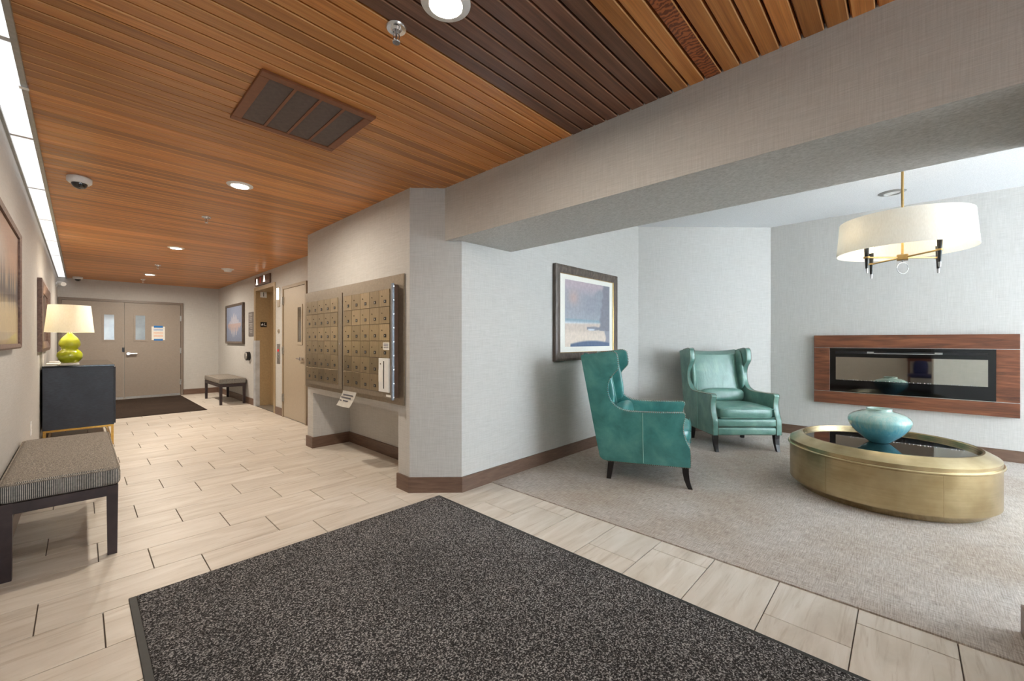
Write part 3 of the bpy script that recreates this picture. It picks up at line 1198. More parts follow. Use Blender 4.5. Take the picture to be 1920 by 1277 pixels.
obj('trim_ring', bm, 'aluminium', s, True)
bm = bm_new()
lathe(bm, [(0, -0.004), (0.062, -0.004), (0.062, 0.0), (0, 0.0)], (5.79, 0.09, ZL), 32)
obj('lamp_face', bm, 'plastic_white', s, True)

sp = None
labs = ['chrome fire sprinkler beside the nearest downlight', 'chrome fire sprinkler beyond the second downlight', 'chrome fire sprinkler above the elevator area', 'farthest chrome fire sprinkler near the double doors']
for (x, y), lab in zip(((0.857, 1.444), (0.867, 5.021), (0.872, 8.774), (0.871, 11.05)), labs):
    if sp is None:
        sp = thing('sprinkler', (x, y, ZC), lab, 'sprinkler', 'ceiling fire sprinklers')
        bm = bm_new()
        lathe(bm, [(0.0, -0.014), (0.016, -0.014), (0.022, -0.006), (0.036, -0.008), (0.041, -0.002), (0.041, 0.0), (0, 0)], (x, y, ZC), 28)
        obj('escutcheon', bm, 'chrome', sp, True)
        bm = bm_new()
        for q in (-1, 1):
            tube(bm, [(x + q * 0.008, y, ZC - 0.01), (x + q * 0.014, y, ZC - 0.03), (x + q * 0.01, y, ZC - 0.046), (x, y, ZC - 0.056)], 0.003, 6)
        tube(bm, [(x, y, ZC - 0.01), (x, y, ZC - 0.05)], 0.004, 6)
        obj('yoke', bm, 'chrome', sp, True)
        bm = bm_new()
        lathe(bm, [(0.0, -0.060), (0.014, -0.060), (0.016, -0.057), (0.0, -0.055)], (x, y, ZC), 20)
        obj('deflector', bm, 'chrome', sp, True)
    else:
        r = copy_tree(sp)
        r.location = (x, y, ZC)
        r['label'] = lab

dm = None
for (x, y), lab in zip(((-0.003, 4.5), (-0.03, 11.5)), ('white dome security camera on the ceiling above the left wall pictures', 'small white dome security camera beside the far wall')):
    if dm is None:
        dm = thing('dome_camera', (x, y, ZC), lab, 'security camera', 'dome cameras')
        bm = bm_new()
        lathe(bm, [(0, 0), (0.066, 0), (0.07, -0.006), (0.068, -0.036), (0.058, -0.046), (0, -0.046)], (x, y, ZC), 36)
        obj('housing', bm, 'plastic_white', dm, True)
        bm = bm_new()
        lathe(bm, [(0.045, -0.046)] + [(0.045 * math.cos(a), -0.046 - 0.04 * math.sin(a)) for a in [i * PI / 16 for i in range(1, 8)]] + [(0, -0.086)], (x, y, ZC), 32)
        obj('lens_dome', bm, 'lens_black', dm, True)
    else:
        r = copy_tree(dm)
        r.location = (x, y, ZC)
        r['label'] = lab
s = thing('smoke_detector', (1.741, 8.365, ZC), 'white smoke detector on the ceiling near the elevator', 'smoke detector')
bm = bm_new()
lathe(bm, [(0, 0), (0.09, 0), (0.09, -0.012), (0.066, -0.02), (0, -0.02)], (1.741, 8.365, ZC), 32)
obj('base', bm, 'plastic_white', s, True)
bm = bm_new()
lathe(bm, [(0, -0.018), (0.062, -0.018), (0.05, -0.05), (0, -0.055)], (1.741, 8.365, ZC), 32)
obj('sensor', bm, 'plastic_white', s, True)
s = thing('wall_camera', (XL, 10.9, 2.18), 'white bullet camera on the left wall near the double doors', 'security camera')
bm = bm_new()
tube(bm, [(XL, 10.9, 2.22), (XL + 0.02, 10.9, 2.22)], 0.04, 20)
tube(bm, [(XL + 0.015, 10.9, 2.22), (XL + 0.05, 10.86, 2.235)], 0.018, 12)
obj('bracket', bm, 'plastic_white', s, True)
bm = bm_new()
tube(bm, [(XL + 0.035, 10.93, 2.25), (XL + 0.10, 10.78, 2.225)], 0.036, 20)
obj('body', bm, 'plastic_white', s, True)

# return air grille
vx0, vx1, vy0, vy1 = 0.566, 1.12, 2.095, 2.672
s = thing('ceiling_vent', ((vx0 + vx1) / 2, (vy0 + vy1) / 2, ZC), 'brown louvred return air grille in the cedar ceiling', 'vent')
fw = 0.045
bm = bm_new()
for a, b, c, d in ((vx0, vx1, vy0, vy0 + fw), (vx0, vx1, vy1 - fw, vy1), (vx0, vx0 + fw, vy0 + fw, vy1 - fw), (vx1 - fw, vx1, vy0 + fw, vy1 - fw)):
    box(bm, a, b, c, d, ZC - 0.012, ZC + 0.002, 0.002, 1)
obj('frame', bm, 'vent_brown', s)
ix0, ix1 = vx0 + fw, vx1 - fw
pw = (ix1 - ix0 - 3 * 0.014) / 4
for i in range(4):
    a = ix0 + i * (pw + 0.014)
    bm = bm_new()
    y = vy0 + fw + 0.004
    while y < vy1 - fw - 0.006:
        v4 = [bm.verts.new(p) for p in ((a, y, ZC - 0.001), (a + pw, y, ZC - 0.001), (a + pw, y + 0.009, ZC - 0.007), (a, y + 0.009, ZC - 0.007))]
        bm.faces.new(v4)
        v5 = [bm.verts.new(v.co + Vector((0, 0.0012, 0.0))) for v in v4]
        bm.faces.new(v5[::-1])
        y += 0.011
    lo = obj('louvres', bm, 'vent_dark', s)
    lo['kind'] = 'stuff'
    if i < 3:
        obj('mullion', B(a + pw, a + pw + 0.014, vy0 + fw, vy1 - fw, ZC - 0.010, ZC + 0.001), 'vent_brown', s)
obj('backing', B(ix0, ix1, vy0 + fw, vy1 - fw, ZC - 0.0008, ZC + 0.0005), 'black_plastic', s)

# ------------------------------------------------------------------ mailboxes
s = thing('mailbox_surround', (XK, 4.0, 0.69), 'taupe metal backing panel fixed behind the mailbox cabinets', 'panel')
obj('panel', B(XK - 0.015, XK, 2.945, 5.055, 0.69, 1.77, 0.002, 1), 'trim_metal_taupe', s)
lock_me = None


def mailbox(yn, yf, lab, near):
    """cabinet between Y=yn (near) and yf (far)"""
    X0, Xb = 1.752, XK - 0.015
    r = thing('mailbox_cabinet', (Xb, (yn + yf) / 2, 0.745), lab, 'mailboxes', 'wall mailbox cabinets')
    bm = box(bm_new(), X0 + 0.004, Xb, yn + 0.012, yf, 0.748, 1.684)
    obj('cabinet_body', bm, 'brown_panel', r)
    z0, z1 = 0.792, 1.647
    da, db = (3.048, 3.897) if near else (4.033, 4.841)
    bm = bm_new()
    for a, b, c, d in ((yn, da, 0.745, 1.687), (db, yf, 0.745, 1.687), (da, db, 0.745, z0), (da, db, z1, 1.687)):
        box(bm, X0, X0 + 0.02, a, b, c, d)
    obj('face_frame', bm, 'trim_metal_taupe', r)
    cw, rh = (db - da) / 5, (z1 - z0) / 6
    for i in range(5):
        for j in range(6):
            ya, zb = da + i * cw, z1 - (j + 1) * rh
            if near and i == 0 and j >= 4:
                continue
            d = obj('mailbox_door', B(X0 - 0.006, X0 + 0.012, ya + 0.0015, ya + cw - 0.0015, zb + 0.0015, zb + rh - 0.0015, 0.0015, 1), 'mailbox_metal', r)
            yc = ya + cw * 0.42
            bm = bm_new()
            box(bm, X0 - 0.009, X0 - 0.0055, yc - 0.016, yc + 0.016, zb + 0.030, zb + 0.056)
            for f_ in bm.faces:
                f_.material_index = 0
            n0 = len(bm.faces)
            box(bm, X0 - 0.0095, X0 - 0.0088, yc - 0.007, yc + 0.007, zb + 0.037, zb + 0.049)
            bm.faces.ensure_lookup_table()
            for f_ in bm.faces[n0:]:
                f_.material_index = 1
            obj('number_plate', bm, ['black_plastic', 'aluminium'], d)
            bm = bm_new()
            yl = ya + cw * 0.72
            tube(bm, [(X0 - 0.005, yl, zb + rh * 0.62), (X0 - 0.009, yl, zb + rh * 0.62)], 0.006, 10)
            obj('lock', bm, 'nail_brass', d)
    if near:
        za = z1 - 6 * rh
        p = obj('outgoing_slot_door', B(X0 - 0.012, X0 + 0.012, da + 0.002, da + cw - 0.002, za + 0.002, za + 2 * rh - 0.002, 0.002, 1), 'plastic_white', r)
        p['label'] = 'white outgoing mail door with tall black slot'
        obj('mail_slot', B(X0 - 0.0135, X0 - 0.011, da + cw * 0.44, da + cw * 0.50, za + 0.03, za + 2 * rh - 0.025), 'black_plastic', p)
        bm = bm_new()
        tube(bm, [(X0 - 0.012, da + cw * 0.78, za + 2 * rh - 0.05), (X0 - 0.016, da + cw * 0.78, za + 2 * rh - 0.05)], 0.006, 10)
        obj('lock', bm, 'nail_brass', p)
        obj('paper_label', B(X0 - 0.014, X0 - 0.0118, da + cw * 0.60, da + cw * 0.97, za + 0.085, za + 0.185), 'paper', p)
        st_ = obj('sticker', B(X0 - 0.0075, X0 - 0.0055, 3.05, 3.15, 1.145, 1.206), 'paper', r)
        bm = bm_new()
        for z in (1.193, 1.178, 1.163):
            box(bm, X0 - 0.0082, X0 - 0.0072, 3.062, 3.138, z - 0.003, z + 0.003)
        obj('lettering', bm, 'paper_ink', st_)
        obj('sticker', B(X0 - 0.002, X0 + 0.001, 3.035, 3.108, 0.757, 0.774), 'paper', r)
        hg = obj('piano_hinge', B(X0 - 0.006, X0 + 0.014, yn - 0.012, yn + 0.012, 0.735, 1.69, 0.003, 2), 'hinge_grey', r)
        bm = bm_new()
        for q in range(9):
            z = 0.76 + q * 0.113
            tube(bm, [(X0 + 0.006, yn - 0.012, z), (X0 + 0.006, yn - 0.016, z)], 0.005, 8)
        rv = obj('rivets', bm, 'chrome', hg)
    else:
        bm = bm_new()
        tube(bm, [(X0, 3.99, 1.19), (X0 - 0.006, 3.99, 1.19)], 0.009, 12)
        obj('master_lock', bm, 'chrome', r)
    return r


mailbox(3.015, 3.925, 'near mailbox cabinet with white outgoing slot and steel hinge', True)
mailbox(3.945, 4.857, 'far mailbox cabinet of thirty small doors next to the narrow door', False)

# curled notice under the cabinets
s = thing('paper_notice', (1.752, 3.77, 0.605), 'curled white paper notice hanging below the mailboxes', 'paper')
bm = bm_new()
nn = 10
rows = []
for j in range(nn + 1):
    v_ = j / nn
    z = 0.745 - 0.142 * v_
    xo = 1.745 - 0.045 * v_ ** 1.6
    sh = 0.05 * v_
    rows.append([bm.verts.new((xo - 0.008 * math.sin(PI * i / 6) * v_, 3.63 + sh + 0.275 * i / 6, z)) for i in range(7)])
for a, b in zip(rows[:-1], rows[1:]):
    for i in range(6):
        bm.faces.new((a[i], a[i + 1], b[i + 1], b[i]))
bmesh.ops.solidify(bm, geom=bm.faces[:], thickness=0.0012)
pn = obj('sheet', bm, 'paper', s, True)
bm = bm_new()
for v_, a, b in ((0.25, 0.04, 0.24), (0.42, 0.03, 0.23), (0.62, 0.1, 0.2), (0.63, 0.03, 0.07)):
    z = 0.745 - 0.142 * v_
    xo = 1.745 - 0.045 * v_ ** 1.6 - 0.0105 * (1 if v_ > 0.3 else 0.6)
    # text runs towards the viewer (decreasing Y)
    box(bm, xo - 0.001, xo, 3.63 + 0.05 * v_ + 0.275 - b, 3.63 + 0.05 * v_ + 0.275 - a, z - 0.006, z + 0.006)
obj('printed_lines', bm, 'paper_ink', s)

# notice on the double doors
s = thing('door_notice', (1.18, YB - 0.018, 1.23), 'white paper notice held by blue tape on the right far door', 'notice')
obj('sheet', B(1.068, 1.29, YB - 0.0205, YB - 0.0185, 1.235, 1.53), 'paper', s)
for z0_, z1_ in ((1.505, 1.55), (1.225, 1.262)):
    obj('tape', B(1.105, 1.255, YB - 0.0215, YB - 0.020, z0_, z1_), 'tape_blue', s)
bm = bm_new()
for z in (1.47, 1.445):
    box(bm, 1.10, 1.255, YB - 0.0212, YB - 0.0202, z - 0.006, z + 0.006)
obj('blue_lines', bm, 'ink_blue', s)
bm = bm_new()
for z in (1.40, 1.375, 1.34, 1.315):
    box(bm, 1.10, 1.26, YB - 0.0212, YB - 0.0202, z - 0.005, z + 0.005)
obj('orange_lines', bm, 'ink_orange', s)

# ------------------------------------------------------------------ mats
s = thing('entrance_mat', (1.05, 1.1, 0), 'large charcoal speckled entrance mat in the foreground', 'mat')
obj('pile', B(0.185, 1.925, -1.18, 2.635, 0.0012, 0.011, 0.003, 1), 'mat_charcoal', s)
bm = bm_new()
for a, b, c, d in ((0.158, 0.187, -1.2, 2.648), (1.923, 1.95, -1.2, 2.648), (0.187, 1.923, -1.2, -1.178), (0.187, 1.923, 2.633, 2.648)):
    box(bm, a, b, c, d, 0.0005, 0.006, 0.002, 1)
obj('rubber_border', bm, 'rubber', s)
tag(obj('door_mat', B(-0.2, 1.55, 8.90, 11.68, 0.0005, 0.009, 0.003, 1), 'mat_brown'), 'dark brown mat in front of the far double doors', 'mat')


# ------------------------------------------------------------------ benches
def make_bench(x0, x1, y0, y1, lab, mirror=False):
    r = thing('bench', ((x0 + x1) / 2, (y0 + y1) / 2, 0), lab, 'bench', 'upholstered benches')
    bm = B(x0 - 0.005, x1 + 0.01, y0 - 0.005, y1 + 0.005, 0.392, 0.495, 0.028, 4)
    bmesh.ops.subdivide_edges(bm, edges=[e for e in bm.edges if e.calc_length() > 0.2], cuts=10, use_grid_fill=True)
    cx_, cy_ = (x0 + x1) / 2, (y0 + y1) / 2
    for v in bm.verts:
        if v.co.z > 0.47:
            fx_ = max(0, 1 - ((v.co.x - cx_) / (x1 - x0) * 2) ** 2)
            fy_ = max(0, 1 - ((v.co.y - cy_) / (y1 - y0) * 2) ** 2)
            v.co.z += 0.012 * math.sqrt(fx_ * fy_)
    for f_ in bm.faces:
        f_.normal_update()
        if abs(f_.normal.y) > 0.6:
            f_.material_index = 1
    cu = obj('cushion', bm, ['bench_fabric', 'bench_fabric_ribbed'], r, True)
    bm = bm_new()
    c = 0.03
    path = []
    for (cx2, cy2, a0) in ((x1 + 0.004 - c, y1 - c, 0), (x0 + c, y1 - c, PI / 2), (x0 + c, y0 + c, PI), (x1 + 0.004 - c, y0 + c, 1.5 * PI)):
        for q in range(5):
            a = a0 + q * PI / 8
            path.append((cx2 + c * math.cos(a), cy2 + c * math.sin(a), 0.486))
    tube(bm, path, 0.005, 8, closed=True)
    obj('piping', bm, 'bench_fabric', cu, True)
    bm = bm_new()
    for a, b, c2, d in ((x0 + 0.045, x1 - 0.045, y0, y0 + 0.03), (x0 + 0.045, x1 - 0.045, y1 - 0.03, y1), (x0, x0 + 0.03, y0 + 0.045, y1 - 0.045), (x1 - 0.03, x1, y0 + 0.045, y1 - 0.045)):
        box(bm, a, b, c2, d, 0.338, 0.393, 0.002, 1)
    obj('apron', bm, 'dark_wood', r)
    for a in (x0, x1 - 0.048):
        for b in (y0, y1 - 0.048):
            bm = bm_new()
            loft(bm, [[(a, b, 0.394), (a + 0.048, b, 0.394), (a + 0.048, b + 0.048, 0.394), (a, b + 0.048, 0.394)],
                      [(a + 0.004, b + 0.004, 0), (a + 0.044, b + 0.004, 0), (a + 0.044, b + 0.044, 0), (a + 0.004, b + 0.044, 0)]])
            obj('leg', bm, 'dark_wood', r)
    return r


make_bench(-0.284, 0.152, 3.275, 4.64, 'near upholstered bench with ribbed side against the left wall')
make_bench(1.815, 2.242, 9.345, 10.69, 'far small upholstered bench below the skyline picture')

# ------------------------------------------------------------------ chest, lamp, booklets
s = thing('chest', (0.0, 7.65, 0), 'dark navy chest on a brass base against the left wall', 'chest')
cx0, cx1, cy0, cy1 = -0.282, 0.278, 6.75, 8.54
obj('body', B(cx0, cx1, cy0, cy1, 0.238, 0.925, 0.003, 1), 'chest_navy', s)
obj('top', B(cx0 - 0.003, cx1 + 0.004, cy0 - 0.004, cy1 + 0.004, 0.925, 0.943, 0.002, 1), 'black_gloss', s)
for a, b in ((cy0 + 0.01, 7.64), (7.65, cy1 - 0.01)):
    d = obj('chest_door', B(cx1, cx1 + 0.014, a, b, 0.25, 0.915, 0.002, 1), 'chest_navy', s)
    bm = bm_new()
    yk = b - 0.05 if b < 8 else a + 0.05
    tube(bm, [(cx1 + 0.014, yk, 0.6), (cx1 + 0.035, yk, 0.6)], 0.012, 12)
    obj('knob', bm, 'polished_brass', d, True)
bm = bm_new()
t_ = 0.022
for z in (0.0, 0.216):
    for yy in (cy0 + 0.004, cy1 - 0.026):
        box(bm, cx0 + 0.004, cx1 - 0.004, yy, yy + t_, z, z + t_)
    for xx in (cx0 + 0.004, cx1 - 0.026):
        box(bm, xx, xx + t_, cy0 + 0.026, cy1 - 0.026, z, z + t_)
obj('base_rails', bm, 'polished_brass', s)
for xx in (cx0 + 0.004, cx1 - 0.026):
    for yy in (cy0 + 0.004, cy1 - 0.026):
        obj('leg', B(xx, xx + t_, yy, yy + t_, t_, 0.217), 'polished_brass', s)

LX, LY, LZ = -0.081, 6.985, 0.943
s = thing('table_lamp', (LX, LY, LZ), 'lime green gourd table lamp with cream shade on the chest', 'lamp')
bm = bm_new()
box(bm, LX - 0.075, LX + 0.075, LY - 0.075, LY + 0.075, LZ, LZ + 0.024, 0.003, 1)
obj('base', bm, 'acrylic', s)
bm = bm_new()
prof = [(0, 0.024), (0.06, 0.024), (0.07, 0.03), (0.098, 0.07), (0.107, 0.105), (0.1, 0.14), (0.078, 0.168), (0.066, 0.182), (0.074, 0.198), (0.088, 0.225), (0.09, 0.25), (0.08, 0.285), (0.058, 0.32), (0.034, 0.348), (0.018, 0.368), (0.014, 0.376), (0, 0.376)]


def smooth_prof(p, n=4):
    out_ = []
    for i in range(len(p) - 1):
        p0, p1, p2, p3 = p[max(i - 1, 0)], p[i], p[i + 1], p[min(i + 2, len(p) - 1)]
        for q in range(n):
            u = q / n
            out_.append(tuple(max(0.0, 0.5 * (2 * p1[k] + (p2[k] - p0[k]) * u + (2 * p0[k] - 5 * p1[k] + 4 * p2[k] - p3[k]) * u * u + (3 * p1[k] - p0[k] - 3 * p2[k] + p3[k]) * u ** 3)) if k == 0 else
                              0.5 * (2 * p1[k] + (p2[k] - p0[k]) * u + (2 * p0[k] - 5 * p1[k] + 4 * p2[k] - p3[k]) * u * u + (3 * p1[k] - p0[k] - 3 * p2[k] + p3[k]) * u ** 3) for k in range(2)))
    out_.append(p[-1])
    return out_


lathe(bm, prof[:2] + smooth_prof(prof[2:-2]) + prof[-1:], (LX, LY, LZ), 48)
obj('gourd_body', bm, 'lamp_glaze', s, True)
bm = bm_new()
tube(bm, [(LX, LY, LZ + 0.37), (LX, LY, LZ + 0.5)], 0.01, 12)
obj('neck', bm, 'polished_brass', s, True)
bm = bm_new()
lathe(bm, [(0.2, 0.375), (0.172, 0.685), (0.169, 0.685), (0.197, 0.375)], (LX, LY, LZ), 56, close=True)
obj('lamp_shade', bm, 'linen_shade', s, True)
bm = bm_new()
lathe(bm, [(0, 0.5), (0.018, 0.505), (0.03, 0.54), (0.026, 0.57), (0, 0.585)], (LX, LY, LZ), 20)
obj('bulb', bm, 'bulb_glow', s, True)
pl = bpy.data.lights.new('lamp_bulb', 'POINT')
pl.energy = 13
pl.color = (1.0, 0.87, 0.6)
pl.shadow_soft_size = 0.04
po = bpy.data.objects.new('lamp_bulb', pl)
C.objects.link(po)
po.location = (LX, LY, LZ + 0.545)

tag(obj('booklet', B(-0.275, -0.13, 7.25, 7.5, 0.943, 0.951, 0.001, 1), 'paper'), 'white booklet on the chest nearest the lamp', 'booklet', 'booklets on the chest')
tag(obj('booklet', B(-0.27, -0.13, 7.75, 8.0, 0.943, 0.958, 0.001, 1), 'paper'), 'white booklet on the chest farther behind the lamp', 'booklet', 'booklets on the chest')

s = thing('wall_outlet', (XL, 5.55, 0.39), 'white outlet cover low on the left wall behind the near bench', 'outlet')
obj('cover_plate', B(XL, XL + 0.006, 5.51, 5.59, 0.39, 0.51, 0.002, 1), 'plastic_white', s)
for z in (0.425, 0.475):
    obj('socket', B(XL + 0.005, XL + 0.008, 5.53, 5.57, z - 0.016, z + 0.016, 0.001, 1), 'paper', s)

# ------------------------------------------------------------------ fireplace
FX = XF - 0.06
s = thing('electric_fireplace', (XF, 0.0, 0.455), 'long wall-mounted electric fireplace in a reddish wood surround', 'fireplace')
fy0, fy1 = -0.828, 0.82
obj('top_board', B(FX, XF, fy0, fy1, 1.138, 1.287, 0.002, 1), 'walnut_surround', s)
obj('bottom_board', B(FX, XF, fy0, fy1, 0.455, 0.598, 0.002, 1), 'walnut_surround', s)
obj('side_board', B(FX, XF, fy0, -0.674, 0.604, 1.132, 0.002, 1), 'walnut_surround_vertical', s)
obj('side_board', B(FX, XF, 0.664, fy1, 0.604, 1.132, 0.002, 1), 'walnut_surround_vertical', s)
for z in (0.598, 1.132):
    obj('metal_inlay', B(FX - 0.002, XF, fy0, fy1, z, z + 0.006), 'steel', s)
fb = obj('glass_front', B(FX + 0.004, XF, -0.674, 0.664, 0.604, 1.132), 'black_gloss', s)
obj('viewing_pane', B(FX + 0.002, FX + 0.005, -0.62, 0.605, 0.748, 1.024), 'fire_mirror', fb)
bm = bm_new()
box(bm, FX + 0.0025, FX + 0.005, -0.62, 0.61, 1.066, 1.094)
obj('vent_slot', bm, 'black_plastic', fb)
for a, b in ((-0.30, -0.24), (0.255, 0.315)):
    obj('slot_bracket', B(FX + 0.001, FX + 0.004, a, b, 1.07, 1.092), 'aluminium', fb)
obj('slot_grille', B(FX + 0.0015, FX + 0.004, -0.24, 0.255, 1.068, 1.076), 'aluminium', fb)
bm = bm_new()
random.seed(3)
yy = 0.585
while yy > -0.6:
    rr = random.uniform(0.003, 0.008)
    bmesh.ops.create_icosphere(bm, subdivisions=1, radius=rr, matrix=Matrix.Translation((FX + 0.002, yy, 0.748 + rr * 0.5)))
    yy -= random.uniform(0.015, 0.035)
gl_ = obj('crystal_embers', bm, 'chrome', fb)
gl_['kind'] = 'stuff'

# ------------------------------------------------------------------ coffee table and vase
TX, TY, TR = 4.42, 0.12, 0.618
s = thing('coffee_table', (TX, TY, 0.006), 'round brushed brass drum coffee table with sunken dark glass top', 'coffee table')
c = (TX, TY, 0.0)
bm = bm_new()
lathe(bm, [(0, 0.007), (0.545, 0.007), (0.56, 0.012), (TR - 0.004, 0.068), (TR - 0.01, 0.075), (0, 0.075)], c, 96)
obj('plinth', bm, 'brass_brushed', s, True, ang=22)
bm = bm_new()
lathe(bm, [(TR - 0.02, 0.068), (TR, 0.068), (TR, 0.345), (TR - 0.02, 0.345)], c, 96, close=True)
drum = obj('drum', bm, 'brass_brushed', s, True)
for a in (150, 210, 270, 330, 30, 90):
    ar = math.radians(a)
    bm = bm_new()
    box(bm, -0.001, 0.001, -0.0012, 0.0012, 0.069, 0.344)
    bm.transform(Matrix.Translation((TX + TR * math.cos(ar), TY + TR * math.sin(ar), 0)) @ Matrix.Rotation(ar, 4, 'Z'))
    obj('seam', bm, 'brass_brushed', drum)
bm = bm_new()
lathe(bm, [(TR - 0.01, 0.342), (TR + 0.008, 0.342), (TR + 0.014, 0.348), (TR + 0.014, 0.354), (TR + 0.008, 0.36), (TR - 0.01, 0.36)], c, 96, close=True)
obj('bead', bm, 'brass_brushed', s, True)
bm = bm_new()
lathe(bm, [(TR - 0.03, 0.358), (TR, 0.358), (TR, 0.386), (TR - 0.006, 0.392), (TR - 0.082, 0.437), (TR - 0.094, 0.438), (TR - 0.098, 0.43), (TR - 0.098, 0.38), (TR - 0.11, 0.36)], c, 96, close=True)
rim = obj('rim', bm, 'brass_brushed', s, True, ang=22)
bm = bm_new()
lathe(bm, [(0, 0.40), (TR - 0.1, 0.40), (TR - 0.1, 0.41), (0, 0.41)], c, 96)
obj('glass_top', bm, 'smoked_glass', s, True)

s = thing('ceramic_vase', (4.40, 0.145, 0.41), 'squat turquoise glazed vase standing on the coffee table', 'vase')
prof = [(0.0, 0.0), (0.058, 0.0), (0.065, 0.004), (0.112, 0.045), (0.154, 0.088), (0.181, 0.128), (0.194, 0.162), (0.195, 0.18), (0.186, 0.203), (0.158, 0.226), (0.118, 0.243), (0.085, 0.251), (0.078, 0.256), (0.077, 0.264), (0.079, 0.268)]
pr = prof[:2] + smooth_prof(prof[2:], 4) + [(0.072, 0.268), (0.066, 0.258), (0.07, 0.246), (0.11, 0.228), (0.17, 0.19), (0.18, 0.15), (0.1, 0.04), (0, 0.02)]
bm = bm_new()
lathe(bm, pr, (4.40, 0.145, 0.41), 64)
obj('body', bm, 'vase_glaze', s, True, org=(4.40, 0.145, 0.41))
bm = bm_new()
path = [(4.40 + 0.076 * math.cos(2 * PI * k / 40), 0.145 + 0.076 * math.sin(2 * PI * k / 40), 0.41 + 0.267) for k in range(40)]
tube(bm, path, 0.005, 8, closed=True)
obj('rim', bm, 'vase_glaze', s, True, org=(4.40, 0.145, 0.41))

# ------------------------------------------------------------------ pendant
PX, PY = 4.60, 0.009
s = thing('pendant_light', (PX, PY, 1.76), 'white drum pendant light with gold stem and four candle arms', 'pendant light')
bm = bm_new()
lathe(bm, [(0.422, 1.942), (0.401, 2.208), (0.398, 2.208), (0.419, 1.942)], (PX, PY, 0), 96, close=True)
obj('shade', bm, 'linen_shade', s, True)
bm = bm_new()
tube(bm, [(PX, PY, 1.9), (PX, PY, ZL)], 0.0085, 12)
obj('stem', bm, 'soft_gold', s, True)
bm = bm_new()
lathe(bm, [(0, ZL - 0.025), (0.05, ZL - 0.022), (0.065, ZL), (0, ZL)], (PX, PY, 0), 32)
obj('canopy', bm, 'soft_gold', s, True)
obj('hub', box(bm_new(), PX - 0.035, PX + 0.035, PY - 0.035, PY + 0.035, 1.872, 1.918, 0.006, 2), 'soft_gold', s)
bm = bm_new()
tube(bm, [(PX, PY, 1.874), (PX, PY, 1.855)], 0.005, 8)
rg = [(PX + 0.045 * 0.69 * math.cos(2 * PI * k / 32), PY - 0.045 * 0.724 * math.cos(2 * PI * k / 32), 1.81 + 0.045 * math.sin(2 * PI * k / 32)) for k in range(32)]
tube(bm, rg, 0.0035, 8, closed=True)
obj('ring', bm, 'steel', s, True)
for k in range(4):
    a = math.radians(-46.39) + k * PI / 2
    ex, ey = PX + 0.29 * math.cos(a), PY + 0.29 * math.sin(a)
    bm = bm_new()
    tube(bm, [(PX + 0.03 * math.cos(a), PY + 0.03 * math.sin(a), 1.895), (ex, ey, 1.895)], 0.0065, 10)
    obj('arm', bm, 'soft_gold', s, True)
    bm = bm_new()
    lathe(bm, [(0, 1.805), (0.0095, 1.805), (0.0165, 1.96), (0.0165, 1.99), (0, 1.99)], (ex, ey, 0), 20)
    cs = obj('candle_sleeve', bm, 'black_plastic', s, True)
    bm = bm_new()
    lathe(bm, [(0, 1.77), (0.007, 1.77), (0.0095, 1.807), (0, 1.807)], (ex, ey, 0), 16)
    obj('finial', bm, 'steel', cs, True)
    bm = bm_new()
    lathe(bm, [(0.0165, 1.888), (0.021, 1.888), (0.021, 1.902), (0.0165, 1.902)], (ex, ey, 0), 20, close=True)
    obj('collar', bm, 'soft_gold', cs, True)
    bm = bm_new()
    lathe(bm, [(0, 1.99), (0.012, 1.992), (0.018, 2.03), (0.012, 2.065), (0, 2.085)], (ex, ey, 0), 16)
    obj('bulb', bm, 'bulb_glow', cs, True)
    d = bpy.data.lights.new('pendant_bulb', 'POINT')
    d.energy = 0.6
    d.color = (1.0, 0.86, 0.66)
    d.shadow_soft_size = 0.02
    lo = bpy.data.objects.new('pendant_bulb', d)
    C.objects.link(lo)
    lo.location = (ex, ey, 2.11)


# ------------------------------------------------------------------ wing armchairs (local: x across, y forward, z up; s = y + 0.32)
def cr(pts, n=6):
    out_ = []
    for i in range(len(pts) - 1):
        p0, p1, p2, p3 = pts[max(i - 1, 0)], pts[i], pts[i + 1], pts[min(i + 2, len(pts) - 1)]
        for q in range(n):
            u = q / n
            out_.append(tuple(0.5 * (2 * p1[k] + (p2[k] - p0[k]) * u + (2 * p0[k] - 5 * p1[k] + 4 * p2[k] - p3[k]) * u * u + (3 * p1[k] - p0[k] - 3 * p2[k] + p3[k]) * u ** 3) for k in range(2)))
    out_.append(pts[-1])
    return out_


wing = cr([(0.022, 1.131), (0.058, 1.118), (0.074, 1.085), (0.082, 1.02), (0.078, 0.975), (0.05, 0.94), (0.018, 0.90), (-0.004, 0.84), (-0.004, 0.77), (0.014, 0.71), (0.05, 0.662), (0.105, 0.63), (0.17, 0.618), (0.285, 0.617)], 4)
armt = [(0.40, 0.62), (0.52, 0.625)]
front = cr([(0.592, 0.63), (0.612, 0.624), (0.62, 0.605), (0.61, 0.57), (0.602, 0.52), (0.608, 0.46), (0.628, 0.40), (0.65, 0.355), (0.657, 0.3), (0.658, 0.186)], 4)
bottom = [(0.45, 0.182), (0.2, 0.177), (-0.01, 0.174), (-0.05, 0.182), (-0.076, 0.206)]
rear = [(-0.1, 0.32), (-0.135, 0.5), (-0.175, 0.71), (-0.215, 0.92), (-0.244, 1.07), (-0.246, 1.085), (-0.236, 1.094)]
top_ = [(-0.12, 1.112), (-0.04, 1.124)]
OUT = wing + armt + front + bottom + rear + top_
TH = 0.062
WH = 0.378


